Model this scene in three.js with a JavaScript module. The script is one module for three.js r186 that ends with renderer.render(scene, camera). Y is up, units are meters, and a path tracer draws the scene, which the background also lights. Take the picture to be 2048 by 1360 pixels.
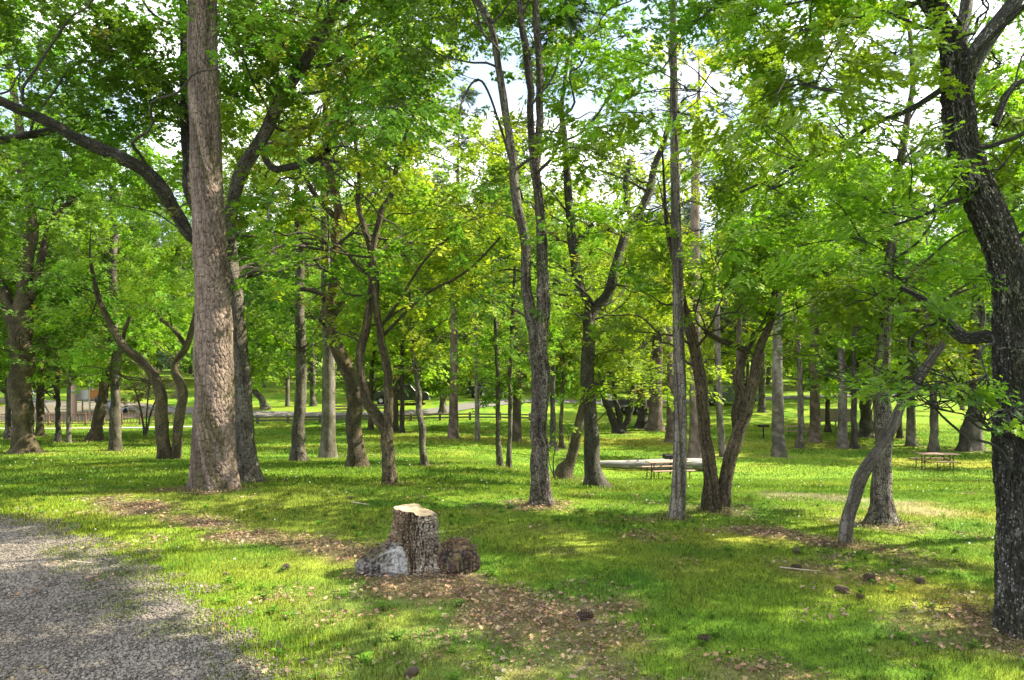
import * as THREE from 'three';
import { mergeGeometries, mergeVertices } from 'three/addons/utils/BufferGeometryUtils.js';
import { RoundedBoxGeometry } from 'three/addons/geometries/RoundedBoxGeometry.js';

// ------------------------------------------------------------------ camera, sky, sun, exposure
const F = 1480, HX = 1024, HY = 735, EYE = 2.2;           // focal length and horizon in the photograph's 2048 x 1360 pixels
const scene = new THREE.Scene();
const camera = new THREE.PerspectiveCamera(2 * Math.atan(680 / F) * 180 / Math.PI, 2048 / 1360, 0.1, 900);
camera.position.set(0, EYE, 0);
camera.lookAt(0, EYE, -10);
camera.setViewOffset(2048, 1360, 0, 680 - HY, 2048, 1360);
const renderer = new THREE.WebGLRenderer({ antialias: true });
renderer.setSize(1024, 680);
renderer.toneMapping = THREE.LinearToneMapping;
renderer.toneMappingExposure = 4.15;
renderer.shadowMap.enabled = true;
const SUN = new THREE.Vector3(0.85, 0.80, -0.27).normalize();
const sun = new THREE.DirectionalLight(new THREE.Color(1, 0.9, 0.68), 4.6);
sun.position.copy(SUN).multiplyScalar(120);
sun.castShadow = true; sun.shadow.radius = 1; sun.shadow.mapSize.set(4096, 4096);
Object.assign(sun.shadow.camera, { left: -80, right: 80, top: 80, bottom: -80, near: 1, far: 300 });
scene.add(sun, sun.target);

// ------------------------------------------------------------------ numbers
function rng(seed) { let s = seed >>> 0; return () => { s = (s + 0x6D2B79F5) | 0; let t = Math.imul(s ^ (s >>> 15), 1 | s); t = (t + Math.imul(t ^ (t >>> 7), 61 | t)) ^ t; return ((t ^ (t >>> 14)) >>> 0) / 4294967296; }; }
const { clamp, lerp } = THREE.MathUtils;
const smoothstep = (x, a, b) => { const t = clamp((x - a) / (b - a), 0, 1); return t * t * (3 - 2 * t); };
const V = (x, y, z) => new THREE.Vector3(x, y, z);
function hash(ix, iy, s = 0) { let h = Math.imul(ix, 374761393) ^ Math.imul(iy, 668265263) ^ Math.imul(s + 1, 974711); h = Math.imul(h ^ (h >>> 13), 1274126177); return ((h ^ (h >>> 16)) >>> 0) / 4294967296; }
function vnoise(x, y, px = 0, py = 0, s = 0) {             // value noise, periodic when px, py are given
  const ix = Math.floor(x), iy = Math.floor(y), fx = x - ix, fy = y - iy, u = fx * fx * (3 - 2 * fx), v = fy * fy * (3 - 2 * fy);
  const m = (a, p) => p ? ((a % p) + p) % p : a;
  const a = hash(m(ix, px), m(iy, py), s), b = hash(m(ix + 1, px), m(iy, py), s), c = hash(m(ix, px), m(iy + 1, py), s), d = hash(m(ix + 1, px), m(iy + 1, py), s);
  return lerp(lerp(a, b, u), lerp(c, d, u), v);
}
function fbm(x, y, o = 4, p = 0, s = 0) { let t = 0, a = 0.5, n = 0; for (let i = 0; i < o; i++) { t += a * vnoise(x, y, p, p, s + i); n += a; a *= 0.5; x *= 2; y *= 2; p *= 2; } return t / n; }
function cells(x, y, px, py, s = 0) {                      // distance to the nearest and second nearest cell point, and the cell's own number
  const ix = Math.floor(x), iy = Math.floor(y); let d1 = 9, d2 = 9, id = 0;
  for (let j = -1; j <= 1; j++) for (let i = -1; i <= 1; i++) {
    const cx = ((ix + i) % px + px) % px, cy = ((iy + j) % py + py) % py;
    const dx = ix + i + 0.15 + 0.7 * hash(cx, cy, s) - x, dy = iy + j + 0.15 + 0.7 * hash(cx, cy, s + 7) - y, d = Math.hypot(dx, dy);
    if (d < d1) { d2 = d1; d1 = d; id = hash(cx, cy, s + 3); } else if (d < d2) d2 = d;
  }
  return [d1, d2, id];
}

// ------------------------------------------------------------------ sky: broken white cloud over pale blue
{
  const W = 1024, H = 512, data = new Float32Array(W * H * 4);
  for (let j = 0; j < H; j++) {
    const el = ((j + 0.5) / H - 0.5) * Math.PI, y = Math.sin(el);
    for (let i = 0; i < W; i++) {
      const az = ((i + 0.5) / W) * 2 * Math.PI, k = 1 / (Math.max(y, 0) + 0.28);
      const u = Math.cos(az) * Math.cos(el) * k, v = Math.sin(az) * Math.cos(el) * k;
      const c = smoothstep(fbm(u * 2.1 + 20, v * 2.1 + 20, 5), 0.36, 0.56), t = clamp(y, 0, 1);
      const b = [lerp(0.34, 0.17, Math.sqrt(t)), lerp(0.40, 0.25, Math.sqrt(t)), lerp(0.46, 0.37, t)];
      const w = 0.66 + 0.18 * fbm(u * 5 + 3, v * 5, 3), o = (j * W + i) * 4;
      data[o] = lerp(b[0], w, c); data[o + 1] = lerp(b[1], w * 1.005, c); data[o + 2] = lerp(b[2], w * 1.03, c); data[o + 3] = 1;
    }
  }
  const sky = new THREE.DataTexture(data, W, H, THREE.RGBAFormat, THREE.FloatType);
  sky.mapping = THREE.EquirectangularReflectionMapping; sky.magFilter = THREE.LinearFilter; sky.needsUpdate = true;
  scene.background = sky; scene.environment = sky;
}

// ------------------------------------------------------------------ things, parts, labels
const taken = {};
function numbered(name) { const n = taken[name] = (taken[name] ?? -1) + 1; return n ? name + '_' + String(n).padStart(3, '0') : name; }
function tag(o, label, category, group, kind) { if (label) o.userData.label = label; if (category) o.userData.category = category; if (group) o.userData.group = group; if (kind) o.userData.kind = kind; return o; }
function thing(name, p, turn = 0) { const o = new THREE.Group(); o.name = numbered(name); o.position.copy(p); o.rotation.y = turn; scene.add(o); return o; }
function part(name, geo, mat, parent, kind) { const m = new THREE.Mesh(geo, mat); m.name = name; m.castShadow = m.receiveShadow = true; if (kind) m.userData.kind = kind; parent.add(m); return m; }
function solo(name, geo, mat) { const m = part(numbered(name), geo, mat, scene); return m; }
function copies(name, geo, mat, list, parent, kind = 'stuff') { // list of [Matrix4, Color]
  const m = new THREE.InstancedMesh(geo, mat, list.length); m.name = name; m.castShadow = m.receiveShadow = true; if (kind) m.userData.kind = kind;
  list.forEach(([x, c], i) => { m.setMatrixAt(i, x); if (c) m.setColorAt(i, c); });
  parent.add(m); return m;
}

// ------------------------------------------------------------------ terrain: a road bank, a slope down to the lawn, a rise behind
const PROF_L = [[0, 0], [13, 0], [18, -0.5], [24, -1.04], [32, -1.7], [45, -2.2], [59, -2.4], [75, -0.95], [100, -0.1], [140, 1.0], [220, 5], [420, 16]];
const PROF_R = [[0, 0], [10.5, 0], [12.5, -0.05], [16, -0.47], [20, -1.03], [26, -1.9], [32, -2.66], [37, -2.85], [45, -2.85], [52, -2.8], [62, -2.62], [80, -1.35], [120, 0.4], [220, 5], [420, 16]];
function prof(P, d) { if (d <= 0) return 0; for (let i = 1; i < P.length; i++) if (d < P[i][0]) { const t = (d - P[i - 1][0]) / (P[i][0] - P[i - 1][0]); return lerp(P[i - 1][1], P[i][1], t); } return P[P.length - 1][1]; }
function rawH(x, z) {
  const d = -z; let l = 0, r = 0; const w = Math.max(0, d) * 0.07;
  for (let k = -2; k <= 2; k++) { l += prof(PROF_L, d + k * w / 2) / 5; r += prof(PROF_R, d + k * w / 2) / 5; }
  const h = lerp(l, r, smoothstep(x / (Math.max(d, 0) + 3), -0.08, 0.14));
  return h + smoothstep(d, 11, 22) * 0.07 * (fbm(x * 0.25 + 40, z * 0.25 + 90, 3) - 0.5);
}
const XS = [], ZS = [];
for (let i = -105; i <= 105; i++) XS.push(Math.sign(i) * 1.9 * Math.sinh(Math.abs(i) * 0.0525) * 1.0);
for (let d = -40; d < 430;) { ZS.push(-d); d += d < 4 ? 1.5 : d < 30 ? 0.11 + 0.012 * (d - 4) : 0.42 + (d - 30) * 0.03; }
const HH = ZS.map((z) => XS.map((x) => rawH(x, z)));
function cellOf(A, v, down) { let lo = 0, hi = A.length - 2; while (lo < hi) { const m = (lo + hi + 1) >> 1; if (down ? A[m] >= v : A[m] <= v) lo = m; else hi = m - 1; } return lo; }
function ground(x, z) {                                     // height of the ground sheet itself
  const i = cellOf(XS, x), j = cellOf(ZS, z, true), u = clamp((x - XS[i]) / (XS[i + 1] - XS[i]), 0, 1), v = clamp((z - ZS[j]) / (ZS[j + 1] - ZS[j]), 0, 1);
  const a = HH[j][i], b = HH[j][i + 1], c = HH[j + 1][i], e = HH[j + 1][i + 1];
  return u + v <= 1 ? a + (b - a) * u + (c - a) * v : e + (c - e) * (1 - u) + (b - e) * (1 - v);
}
const at = (px, py, d) => V((px - HX) / F * d, EYE - (py - HY) / F * d, -d);
const proj = (p) => [HX + p.x / -p.z * F, HY + (EYE - p.y) / -p.z * F];
function foot(px, py) {                                     // the place on the ground that shows at a pixel
  for (let d = 3; d < 300; d += 0.02) { const p = at(px, py, d); if (p.y <= ground(p.x, p.z)) { p.y = ground(p.x, p.z); return p; } }
  return at(px, py, 300);
}
function stand(px, d) { const x = (px - HX) / F * d; return V(x, ground(x, -d), -d); }

// ------------------------------------------------------------------ textures
function tex(w, h, fn, srgb, sx = 1, sy = 1) {              // fn(u, v) gives linear [r, g, b]
  const data = new Uint8Array(w * h * 4), enc = (c) => 255 * clamp(srgb ? (c <= 0.0031308 ? 12.92 * c : 1.055 * Math.pow(c, 1 / 2.4) - 0.055) : c, 0, 1);
  for (let j = 0; j < h; j++) for (let i = 0; i < w; i++) { const c = fn((i + 0.5) / w, (j + 0.5) / h), o = (j * w + i) * 4; data[o] = enc(c[0]); data[o + 1] = enc(c[1]); data[o + 2] = enc(c[2]); data[o + 3] = 255; }
  const t = new THREE.DataTexture(data, w, h); t.wrapS = t.wrapT = THREE.RepeatWrapping; t.magFilter = THREE.LinearFilter; t.repeat.set(1 / sx, 1 / sy);
  if (srgb) t.colorSpace = THREE.SRGBColorSpace; t.needsUpdate = true; return t;
}
const mix3 = (a, b, t) => [lerp(a[0], b[0], t), lerp(a[1], b[1], t), lerp(a[2], b[2], t)];
const mul3 = (a, k) => [a[0] * k, a[1] * k, a[2] * k];
function field(w, h, fn) { const f = new Float32Array(w * h); for (let j = 0; j < h; j++) for (let i = 0; i < w; i++) f[j * w + i] = fn((i + 0.5) / w, (j + 0.5) / h); return { w, h, f }; }
function look(F_, u, v) { const { w, h, f } = F_; u -= Math.floor(u); v -= Math.floor(v); const x = u * w - 0.5, y = v * h - 0.5, i = Math.floor(x), j = Math.floor(y), a = x - i, b = y - j, g = (p, q) => f[((q % h + h) % h) * w + (p % w + w) % w]; return lerp(lerp(g(i, j), g(i + 1, j), a), lerp(g(i, j + 1), g(i + 1, j + 1), a), b); }
// oak: upright furrows that branch and meet, broken across; one tile is 0.8 m round by 1 m up
const oakH = field(640, 640, (u, v) => {
  const wu = u + 0.03 * (fbm(u * 5, v * 6, 3, 5, 5) - 0.5) + 0.008 * (fbm(u * 30, v * 24, 2, 30, 6) - 0.5), wv = v + 0.03 * (fbm(u * 16, v * 10, 3, 16, 9) - 0.5);
  const r1 = Math.abs(2 * vnoise(wu * 40, wv * 13, 40, 13, 1) - 1), r2 = Math.abs(2 * vnoise(wu * 72, wv * 34, 72, 34, 2) - 1), [a, b, id] = cells(wu * 44, wv * 30, 44, 30, 3);
  return clamp((0.56 * smoothstep(r1, 0.02, 0.46) + 0.26 * smoothstep(r2, 0, 0.5)) * (0.3 + 0.7 * smoothstep(b - a, 0, 0.24)) + 0.2 * id - 0.04 + 0.26 * (fbm(u * 64, v * 64, 3, 64, 3) - 0.5), 0, 1);
});
const pineH = field(640, 640, (u, v) => {
  const wu = u + 0.07 * (fbm(u * 6, v * 6, 4, 6, 15) - 0.5) + 0.014 * (fbm(u * 24, v * 24, 3, 24, 16) - 0.5), wv = v + 0.09 * (fbm(u * 6, v * 7, 4, 6, 19) - 0.5);
  const [a, b, id] = cells(wu * 9, wv * 5, 9, 5, 4), [c, e, i2] = cells(wu * 24, wv * 22, 24, 22, 6), fl = vnoise(wu * 44, wv * 90, 44, 90, 12), g = fbm(u * 20, v * 20, 4, 20, 8), pit = smoothstep(vnoise(wu * 40, wv * 50, 40, 50, 21), 0.1, 0.26);
  return clamp((0.4 * smoothstep(b - a, 0.0, 0.11) + 0.08 * id + 0.2 * i2 + 0.08 * smoothstep(e - c, 0, 0.15) + 0.16 * fl + 0.4 * (g - 0.5)) * (0.45 + 0.55 * pit) + 0.06, 0, 1);
});
function barkColor(H_, dark, mid, light, lichen, amount, seed) {
  return tex(640, 640, (u, v) => {
    const h = look(H_, u, v), n = fbm(u * 6, v * 6, 4, 6, seed), m = fbm(u * 48, v * 48, 2, 48, seed + 4), l = 0.4 * fbm(u * 5, v * 5, 3, 5, seed + 9) + 0.6 * fbm(u * 26, v * 22, 3, 26, seed + 8);
    let c = mix3(dark, mix3(mid, light, clamp(n * 1.6 - 0.3, 0, 1)), smoothstep(h, 0.12, 0.62)); c = mul3(c, 0.6 + 0.8 * m);
    const [fa, , fid] = cells(u * 46, v * 38, 46, 38, seed + 2), fleck = fid > 0.8 ? smoothstep(0.42 - fa, 0, 0.12) * smoothstep(n, 0.38, 0.5) : 0;
    return mix3(c, lichen, amount * Math.max(0.45 * smoothstep(l, 0.58, 0.66) * smoothstep(h, 0.15, 0.5), fleck));
  }, true, 0.8, 1);
}
const bumpTex = (H_, sx, sy) => tex(H_.w, H_.h, (u, v) => { const h = look(H_, u, v); return [h, h, h]; }, false, sx, sy);
const oakBump = bumpTex(oakH, 0.8, 1), pineBump = bumpTex(pineH, 0.8, 1);
const std = (o) => new THREE.MeshStandardMaterial({ roughness: 0.95, ...o });
const rgb = (r, g, b) => new THREE.Color().setRGB(r, g, b);
const greyOakMap = barkColor(oakH, [0.018, 0.014, 0.011], [0.092, 0.074, 0.06], [0.17, 0.146, 0.122], [0.3, 0.3, 0.25], 0.6, 11);
const darkOakMap = barkColor(oakH, [0.012, 0.01, 0.009], [0.046, 0.038, 0.032], [0.085, 0.072, 0.06], [0.3, 0.3, 0.27], 0.3, 21);
const fleckOakMap = barkColor(oakH, [0.01, 0.009, 0.008], [0.034, 0.03, 0.028], [0.066, 0.06, 0.055], [0.34, 0.34, 0.32], 0.75, 23);
const mossOakMap = barkColor(oakH, [0.02, 0.014, 0.009], [0.085, 0.06, 0.036], [0.15, 0.115, 0.075], [0.1, 0.095, 0.025], 0.8, 31);
const redPineMap = barkColor(pineH, [0.012, 0.008, 0.006], [0.1, 0.072, 0.06], [0.165, 0.124, 0.106], [0.22, 0.17, 0.135], 0.4, 41);
const greyPineMap = barkColor(pineH, [0.014, 0.011, 0.009], [0.09, 0.074, 0.065], [0.165, 0.145, 0.132], [0.24, 0.235, 0.21], 0.4, 51);
const BARK = {
  grey: std({ map: greyOakMap, bumpMap: oakBump, bumpScale: 0.02, vertexColors: true }), dark: std({ map: darkOakMap, bumpMap: oakBump, bumpScale: 0.02, vertexColors: true }), moss: std({ map: mossOakMap, bumpMap: oakBump, bumpScale: 0.02, vertexColors: true }),
  fleck: std({ map: fleckOakMap, bumpMap: oakBump, bumpScale: 0.02, vertexColors: true }), redpine: std({ map: redPineMap, bumpMap: pineBump, bumpScale: 0.025, vertexColors: true }), greypine: std({ map: greyPineMap, bumpMap: pineBump, bumpScale: 0.025, vertexColors: true }),
  twig: std({ color: rgb(0.075, 0.06, 0.048), vertexColors: true }),
};
const grain = tex(512, 512, (u, v) => { const n = 0.55 * fbm(u * 24, v * 24, 4, 24, 61) + 0.45 * vnoise(u * 180, v * 180, 180, 180, 62), k = 0.45 + 1.05 * n; return [k, k, k * 0.95]; }, false, 1.6, 1.6);
const grainBump = tex(512, 512, (u, v) => { const n = 0.5 * fbm(u * 40, v * 40, 4, 40, 63) + 0.5 * vnoise(u * 150, v * 150, 150, 150, 64); return [n, n, n]; }, false, 1.6, 1.6);

// ------------------------------------------------------------------ ground colours
const px = (list) => list.map(([a, b]) => foot(a, b));
const STRIPS = [];                                          // [points, half width in metres, colour name, strength]
const strip = (pts, w, what, k = 1) => STRIPS.push([px(pts), w, what, k]);
strip([[230, 1000], [330, 1030], [480, 1066], [600, 1085], [720, 1115]], 0.3, 'litter');
strip([[720, 1120], [850, 1165], [960, 1185], [1080, 1215]], 0.5, 'litter');
strip([[1000, 1220], [1120, 1270], [1200, 1330], [1350, 1400]], 0.42, 'litter', 0.75);
strip([[1420, 1350], [1600, 1400]], 0.35, 'litter', 0.7);
strip([[640, 1190], [760, 1280], [900, 1390]], 0.5, 'litter', 0.3);
strip([[1520, 1066], [1600, 1072], [1690, 1092]], 0.16, 'litter', 1);
strip([[1690, 1092], [1780, 1108], [1870, 1130]], 0.2, 'litter', 0.6);
strip([[1590, 1135], [1720, 1160]], 0.2, 'litter', 0.6);
strip([[1960, 1262], [2060, 1290]], 0.4, 'litter', 0.5);
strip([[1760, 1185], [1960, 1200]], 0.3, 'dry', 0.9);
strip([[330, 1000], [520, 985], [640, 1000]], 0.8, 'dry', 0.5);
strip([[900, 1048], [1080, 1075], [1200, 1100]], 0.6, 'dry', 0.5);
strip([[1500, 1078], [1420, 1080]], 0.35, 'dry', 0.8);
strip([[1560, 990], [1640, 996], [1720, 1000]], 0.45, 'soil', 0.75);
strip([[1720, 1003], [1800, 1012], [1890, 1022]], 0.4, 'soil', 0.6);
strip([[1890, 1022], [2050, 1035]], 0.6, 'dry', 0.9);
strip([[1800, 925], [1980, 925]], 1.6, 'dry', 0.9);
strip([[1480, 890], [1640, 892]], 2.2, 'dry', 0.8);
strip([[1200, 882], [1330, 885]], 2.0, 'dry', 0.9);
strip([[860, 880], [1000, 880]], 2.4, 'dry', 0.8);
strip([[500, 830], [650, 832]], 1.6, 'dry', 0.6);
const near = (x, z, pts) => { let m = 1e9; for (let i = 0; i + 1 < pts.length; i++) { const a = pts[i], b = pts[i + 1], dx = b.x - a.x, dz = b.z - a.z, t = clamp(((x - a.x) * dx + (z - a.z) * dz) / (dx * dx + dz * dz + 1e-9), 0, 1); m = Math.min(m, Math.hypot(x - a.x - t * dx, z - a.z - t * dz)); } return m; };
const FEET = [];                                            // feet of the trees: [x, z, radius]
const toFoot = (x, z) => { let m = 9; for (const [a, b, r] of FEET) { const q = Math.hypot(x - a, z - b) - r; if (q < m) m = q; } return m; };
function masks(x, z) {
  const m = { litter: 0, dry: 0, soil: 0 }, n = fbm(x * 1.7 + 9, z * 1.7 + 70, 4), d = -z;
  for (const [pts, w, what, k] of STRIPS) { const r = near(x, z, pts); if (r < w * 2.2) m[what] = Math.max(m[what], k * smoothstep(1 - r / (w * 1.7) + (n - 0.5) * 2.1, 0, 0.6)); }
  m.foot = toFoot(x, z); m.soil = Math.max(m.soil, 0.35 * smoothstep(0.28 - m.foot, 0, 0.3)); m.litter = Math.max(m.litter, 0.7 * smoothstep(0.5 - m.foot + (n - 0.5), 0, 0.5));
  m.dry = Math.max(m.dry, 0.6 * smoothstep(fbm(x * 0.45 + 5, z * 0.45 + 11, 4), 0.56, 0.75), 0.4 * smoothstep(fbm(x * 2.3 + 15, z * 2.3 + 1, 3), 0.58, 0.7));
  m.litter = Math.max(m.litter, 0.35 * smoothstep(n, 0.6, 0.75) * smoothstep(d, 14, 8));
  return m;
}
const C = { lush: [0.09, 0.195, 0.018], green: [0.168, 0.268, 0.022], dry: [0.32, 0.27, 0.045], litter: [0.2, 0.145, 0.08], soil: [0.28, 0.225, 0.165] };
function lawnColor(x, z, m = masks(x, z)) {
  let c = mix3(C.lush, C.green, smoothstep(fbm(x * 0.8 + 3, z * 0.8 + 8, 4), 0.3, 0.68));
  c = mix3(c, C.dry, 0.62 * m.dry); c = mix3(c, C.litter, 0.85 * m.litter); return mix3(c, C.soil, 0.9 * m.soil);
}
// ------------------------------------------------------------------ roads and paths
const gravelMap = tex(512, 512, (u, v) => { const [a, b, id] = cells(u * 60, v * 60, 60, 60, 71), k = (0.5 + 0.9 * id) * smoothstep(b - a, 0, 0.25), n = fbm(u * 6, v * 6, 3, 6, 72); return mul3([0.12, 0.106, 0.092], (0.25 + k) * (0.6 + 0.8 * n)); }, true, 1.2, 1.2);
const gravelBump = tex(512, 512, (u, v) => { const [a, b] = cells(u * 60, v * 60, 60, 60, 71), k = smoothstep(b - a, 0, 0.5); return [k, k, k]; }, false, 1.2, 1.2);
const gravelMat = std({ map: gravelMap, bumpMap: gravelBump, bumpScale: 0.02 });
const EDGE = px([[-260, 985], [0, 1030], [90, 1056], [170, 1080], [240, 1120], [300, 1160], [380, 1215], [450, 1275], [500, 1320], [560, 1390]]).map((p) => [p.x, p.z]);
const last = EDGE[EDGE.length - 1]; EDGE.push([last[0] + 0.3, last[1] + 2], [last[0] + 1.5, 6], [last[0] + 3, 20]);
const ROAD = [...EDGE, [-9, 20], [-20, 6], [EDGE[0][0] - 6, EDGE[0][1] + 1.0]];
const inside = (x, z, poly) => { let c = false; for (let i = 0, j = poly.length - 1; i < poly.length; j = i++) { const [a, b] = poly[i], [p, q] = poly[j]; if ((b > z) !== (q > z) && x < (p - a) * (z - b) / (q - b) + a) c = !c; } return c; };
const edgePts = EDGE.map(([x, z]) => V(x, 0, z));
const onRoad = (x, z) => inside(x, z, ROAD);
{
  const pts = []; const r = rng(5);
  for (let i = 0; i < ROAD.length; i++) { const a = ROAD[i], b = ROAD[(i + 1) % ROAD.length], n = i < EDGE.length - 1 ? 14 : 1; for (let k = 0; k < n; k++) { const t = k / n, w = n > 1 ? 0.09 : 0; pts.push(new THREE.Vector2(lerp(a[0], b[0], t) + w * (r() - 0.5), -(lerp(a[1], b[1], t) + w * (r() - 0.5)))); } }
  const g = new THREE.ShapeGeometry(new THREE.Shape(pts)); g.rotateX(-Math.PI / 2); g.translate(0, 0.005, 0);
  tag(solo('gravel_road', g, gravelMat), 'grey gravel road edge at the lower left', null, null, 'structure');
}
function ribbon(name, pts, w, mat, lift, label) {           // a strip laid on the ground along pixels of its middle line
  const c = new THREE.CatmullRomCurve3(pts, false, 'centripetal'), n = Math.ceil(c.getLength() / 0.8), P = [], U = [], I = [], A = 6;
  for (let i = 0; i <= n; i++) { const p = c.getPointAt(i / n), t = c.getTangentAt(i / n), s = V(-t.z, 0, t.x).normalize(); for (let k = 0; k <= A; k++) { const q = (k / A - 0.5) * 2 * w * (1 + 0.12 * (vnoise(i * 0.3, k > 3 ? 1 : 9) - 0.5)), x = p.x + s.x * q, z = p.z + s.z * q; P.push(x, ground(x, z) + lift, z); U.push(x, z); } }
  for (let i = 0; i < n; i++) for (let k = 0; k < A; k++) { const a = i * (A + 1) + k; I.push(a, a + 1, a + A + 1, a + 1, a + A + 2, a + A + 1); }
  const g = new THREE.BufferGeometry(); g.setAttribute('position', new THREE.Float32BufferAttribute(P, 3)); g.setAttribute('uv', new THREE.Float32BufferAttribute(U, 2)); g.setIndex(I); g.computeVertexNormals();
  return tag(solo(name, g, mat), label, null, null, 'structure');
}
const paveMat = std({ map: grain, color: rgb(0.13, 0.122, 0.115), bumpMap: grainBump, bumpScale: 0.01 });
const paleMat = std({ map: grain, color: rgb(0.5, 0.43, 0.36) });
ribbon('park_road', [stand(-60, 75), stand(250, 69), stand(500, 65), stand(700, 64), stand(860, 66), stand(960, 71), stand(1080, 77), stand(1240, 78), stand(1400, 80), stand(1800, 88)], 1.5, paveMat, 0.06, 'pale park road winding behind the rail fence');
ribbon('path', [stand(-80, 54.5), stand(120, 55), stand(330, 56), stand(470, 58)], 0.45, std({ map: grain, color: rgb(0.42, 0.38, 0.33) }), 0.04, 'pale concrete path edging the playground railing');

// ------------------------------------------------------------------ tubes for stems and pipes
function tube(pts, rad, o = {}) {                           // pts: Vector3[], rad: radius at each; flare, ridges and real bark relief by option
  const curve = new THREE.CatmullRomCurve3(pts, false, 'centripetal'), len = curve.getLength(), n = o.n ?? Math.max(3, Math.ceil(len / (o.step ?? 0.25))), m = o.m ?? 8;
  const P = [], U = [], I = [], K = [], nor = V(), q = V(), acc = [0]; let side = null;
  for (let i = 1; i < pts.length; i++) acc.push(acc[i - 1] + pts[i].distanceTo(pts[i - 1]));
  const reps = Math.max(1, Math.round(2 * Math.PI * rad[0] / 0.8)) * 0.8, ph = o.seed ?? 0;
  for (let i = 0; i <= n; i++) {
    const t = i / n, p = curve.getPointAt(t), tan = curve.getTangentAt(t), L = t * acc[acc.length - 1]; let k = 1; while (k < acc.length - 1 && acc[k] < L) k++;
    let r = lerp(rad[k - 1], rad[k], clamp((L - acc[k - 1]) / (acc[k] - acc[k - 1] + 1e-9), 0, 1));
    if (!side) side = Math.abs(tan.y) < 0.9 ? V(0, 1, 0).cross(tan).normalize() : V(1, 0, 0).cross(tan).normalize();
    side.sub(q.copy(tan).multiplyScalar(side.dot(tan))).normalize(); const other = V().crossVectors(tan, side);
    if (o.kink) { const k = o.kink * r * Math.min(1, t * len * 1.2), y = t * len; p.addScaledVector(side, k * (vnoise(y * 1.5 + ph, 3) + 0.6 * vnoise(y * 4 + ph, 8) - 0.8)).addScaledVector(other, k * (vnoise(y * 1.5 + ph, 13) + 0.6 * vnoise(y * 4 + ph, 18) - 0.8)); }
    for (let j = 0; j <= m; j++) {
      const th = j / m * 2 * Math.PI; let rr = r;
      if (o.flare) rr *= 1 + o.flare * Math.exp(-t * len / (o.flareH ?? 0.22)) * (0.58 + 0.42 * Math.sin((o.roots ?? 5) * th + ph));
      if (o.lump) rr *= 1 + o.lump * (vnoise(Math.cos(th) * 1.6 + 5 + ph, t * len * (o.lumpF ?? 2.2) + Math.sin(th) * 1.6 + 9) - 0.5) * 2;
      if (o.relief) rr += o.relief[1] * (look(o.relief[0], j / m * reps / 0.8, t * len + ph) - 0.6);
      nor.copy(side).multiplyScalar(Math.cos(th)).addScaledVector(other, Math.sin(th));
      P.push(p.x + nor.x * rr, p.y + nor.y * rr, p.z + nor.z * rr); U.push(j / m * reps, t * len + ph);
      if (o.tint) K.push(...o.tint(th, t * len, ph));
    }
  }
  for (let i = 0; i < n; i++) for (let j = 0; j < m; j++) { const a = i * (m + 1) + j, b = a + m + 1; I.push(a, a + 1, b, a + 1, b + 1, b); }
  if (o.cap) { const e = P.length / 3, b = n * (m + 1), p = curve.getPointAt(1); P.push(p.x, p.y, p.z); U.push(0.3, 0.3); if (o.tint) K.push(1, 1, 1); for (let j = 0; j < m; j++) I.push(b + j, b + j + 1, e); }
  const g = new THREE.BufferGeometry(); g.setAttribute('position', new THREE.Float32BufferAttribute(P, 3)); g.setAttribute('uv', new THREE.Float32BufferAttribute(U, 2)); g.setIndex(I); g.computeVertexNormals(); if (o.tint) g.setAttribute('color', new THREE.Float32BufferAttribute(K, 3));
  const N = g.attributes.normal;
  for (let i = 0; i <= n; i++) { const a = i * (m + 1), b = a + m; nor.set(N.getX(a) + N.getX(b), N.getY(a) + N.getY(b), N.getZ(a) + N.getZ(b)).normalize(); N.setXYZ(a, nor.x, nor.y, nor.z); N.setXYZ(b, nor.x, nor.y, nor.z); }
  return g;
}

// ------------------------------------------------------------------ leaves: sprays of leaves on a twig, the same few shapes placed many times
function tris(list, colors) { const g = new THREE.BufferGeometry(); g.setAttribute('position', new THREE.Float32BufferAttribute(list, 3)); g.computeVertexNormals(); if (colors) g.setAttribute('color', new THREE.Float32BufferAttribute(colors, 3)); return g; }
function leafTris(level, L, r) {                            // a leaf from the origin along +z, upper face +y; level 2 lobed oak leaf, 1 plain three-pointed, 0 lozenge
  const out = [], b = (x, z) => [x * L, (-0.22 * z * z + 0.35 * x * x + 0.02) * L, z * L], T = (...p) => p.forEach((q) => out.push(...q));
  if (level === 2) {
    const w = 0.9 + 0.25 * r(), s = [[0.1, 0.3, 0.22, 0.3], [0.3, 0.55, 0.34, 0.56], [0.52, 0.78, 0.33, 0.82]];
    for (const sg of [-1, 1]) { const f = (...p) => sg > 0 ? T(...p) : T(p[0], p[2], p[1]); for (const [z0, z1, x, zt] of s) f(b(0, z0 - 0.05), b(0, z1), b(sg * x * w, zt)), f(b(0, z0), b(sg * 0.11 * w, z0 + 0.02), b(0, z1)); }
    T(b(-0.12, 0.72), b(0.12, 0.72), b(0, 1));
  } else if (level === 1) { const w = 0.34 + 0.1 * r(); T(b(0, 0), b(w, 0.55), b(0, 0.72)); T(b(0, 0), b(0, 0.72), b(-w, 0.55)); T(b(-0.17, 0.5), b(0.17, 0.5), b(0, 1)); }
  else { const w = 0.33 + 0.1 * r(); T(b(0, 0), b(w, 0.5), b(0, 1)); T(b(0, 0), b(0, 1), b(-w, 0.5)); }
  return out;
}
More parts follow.
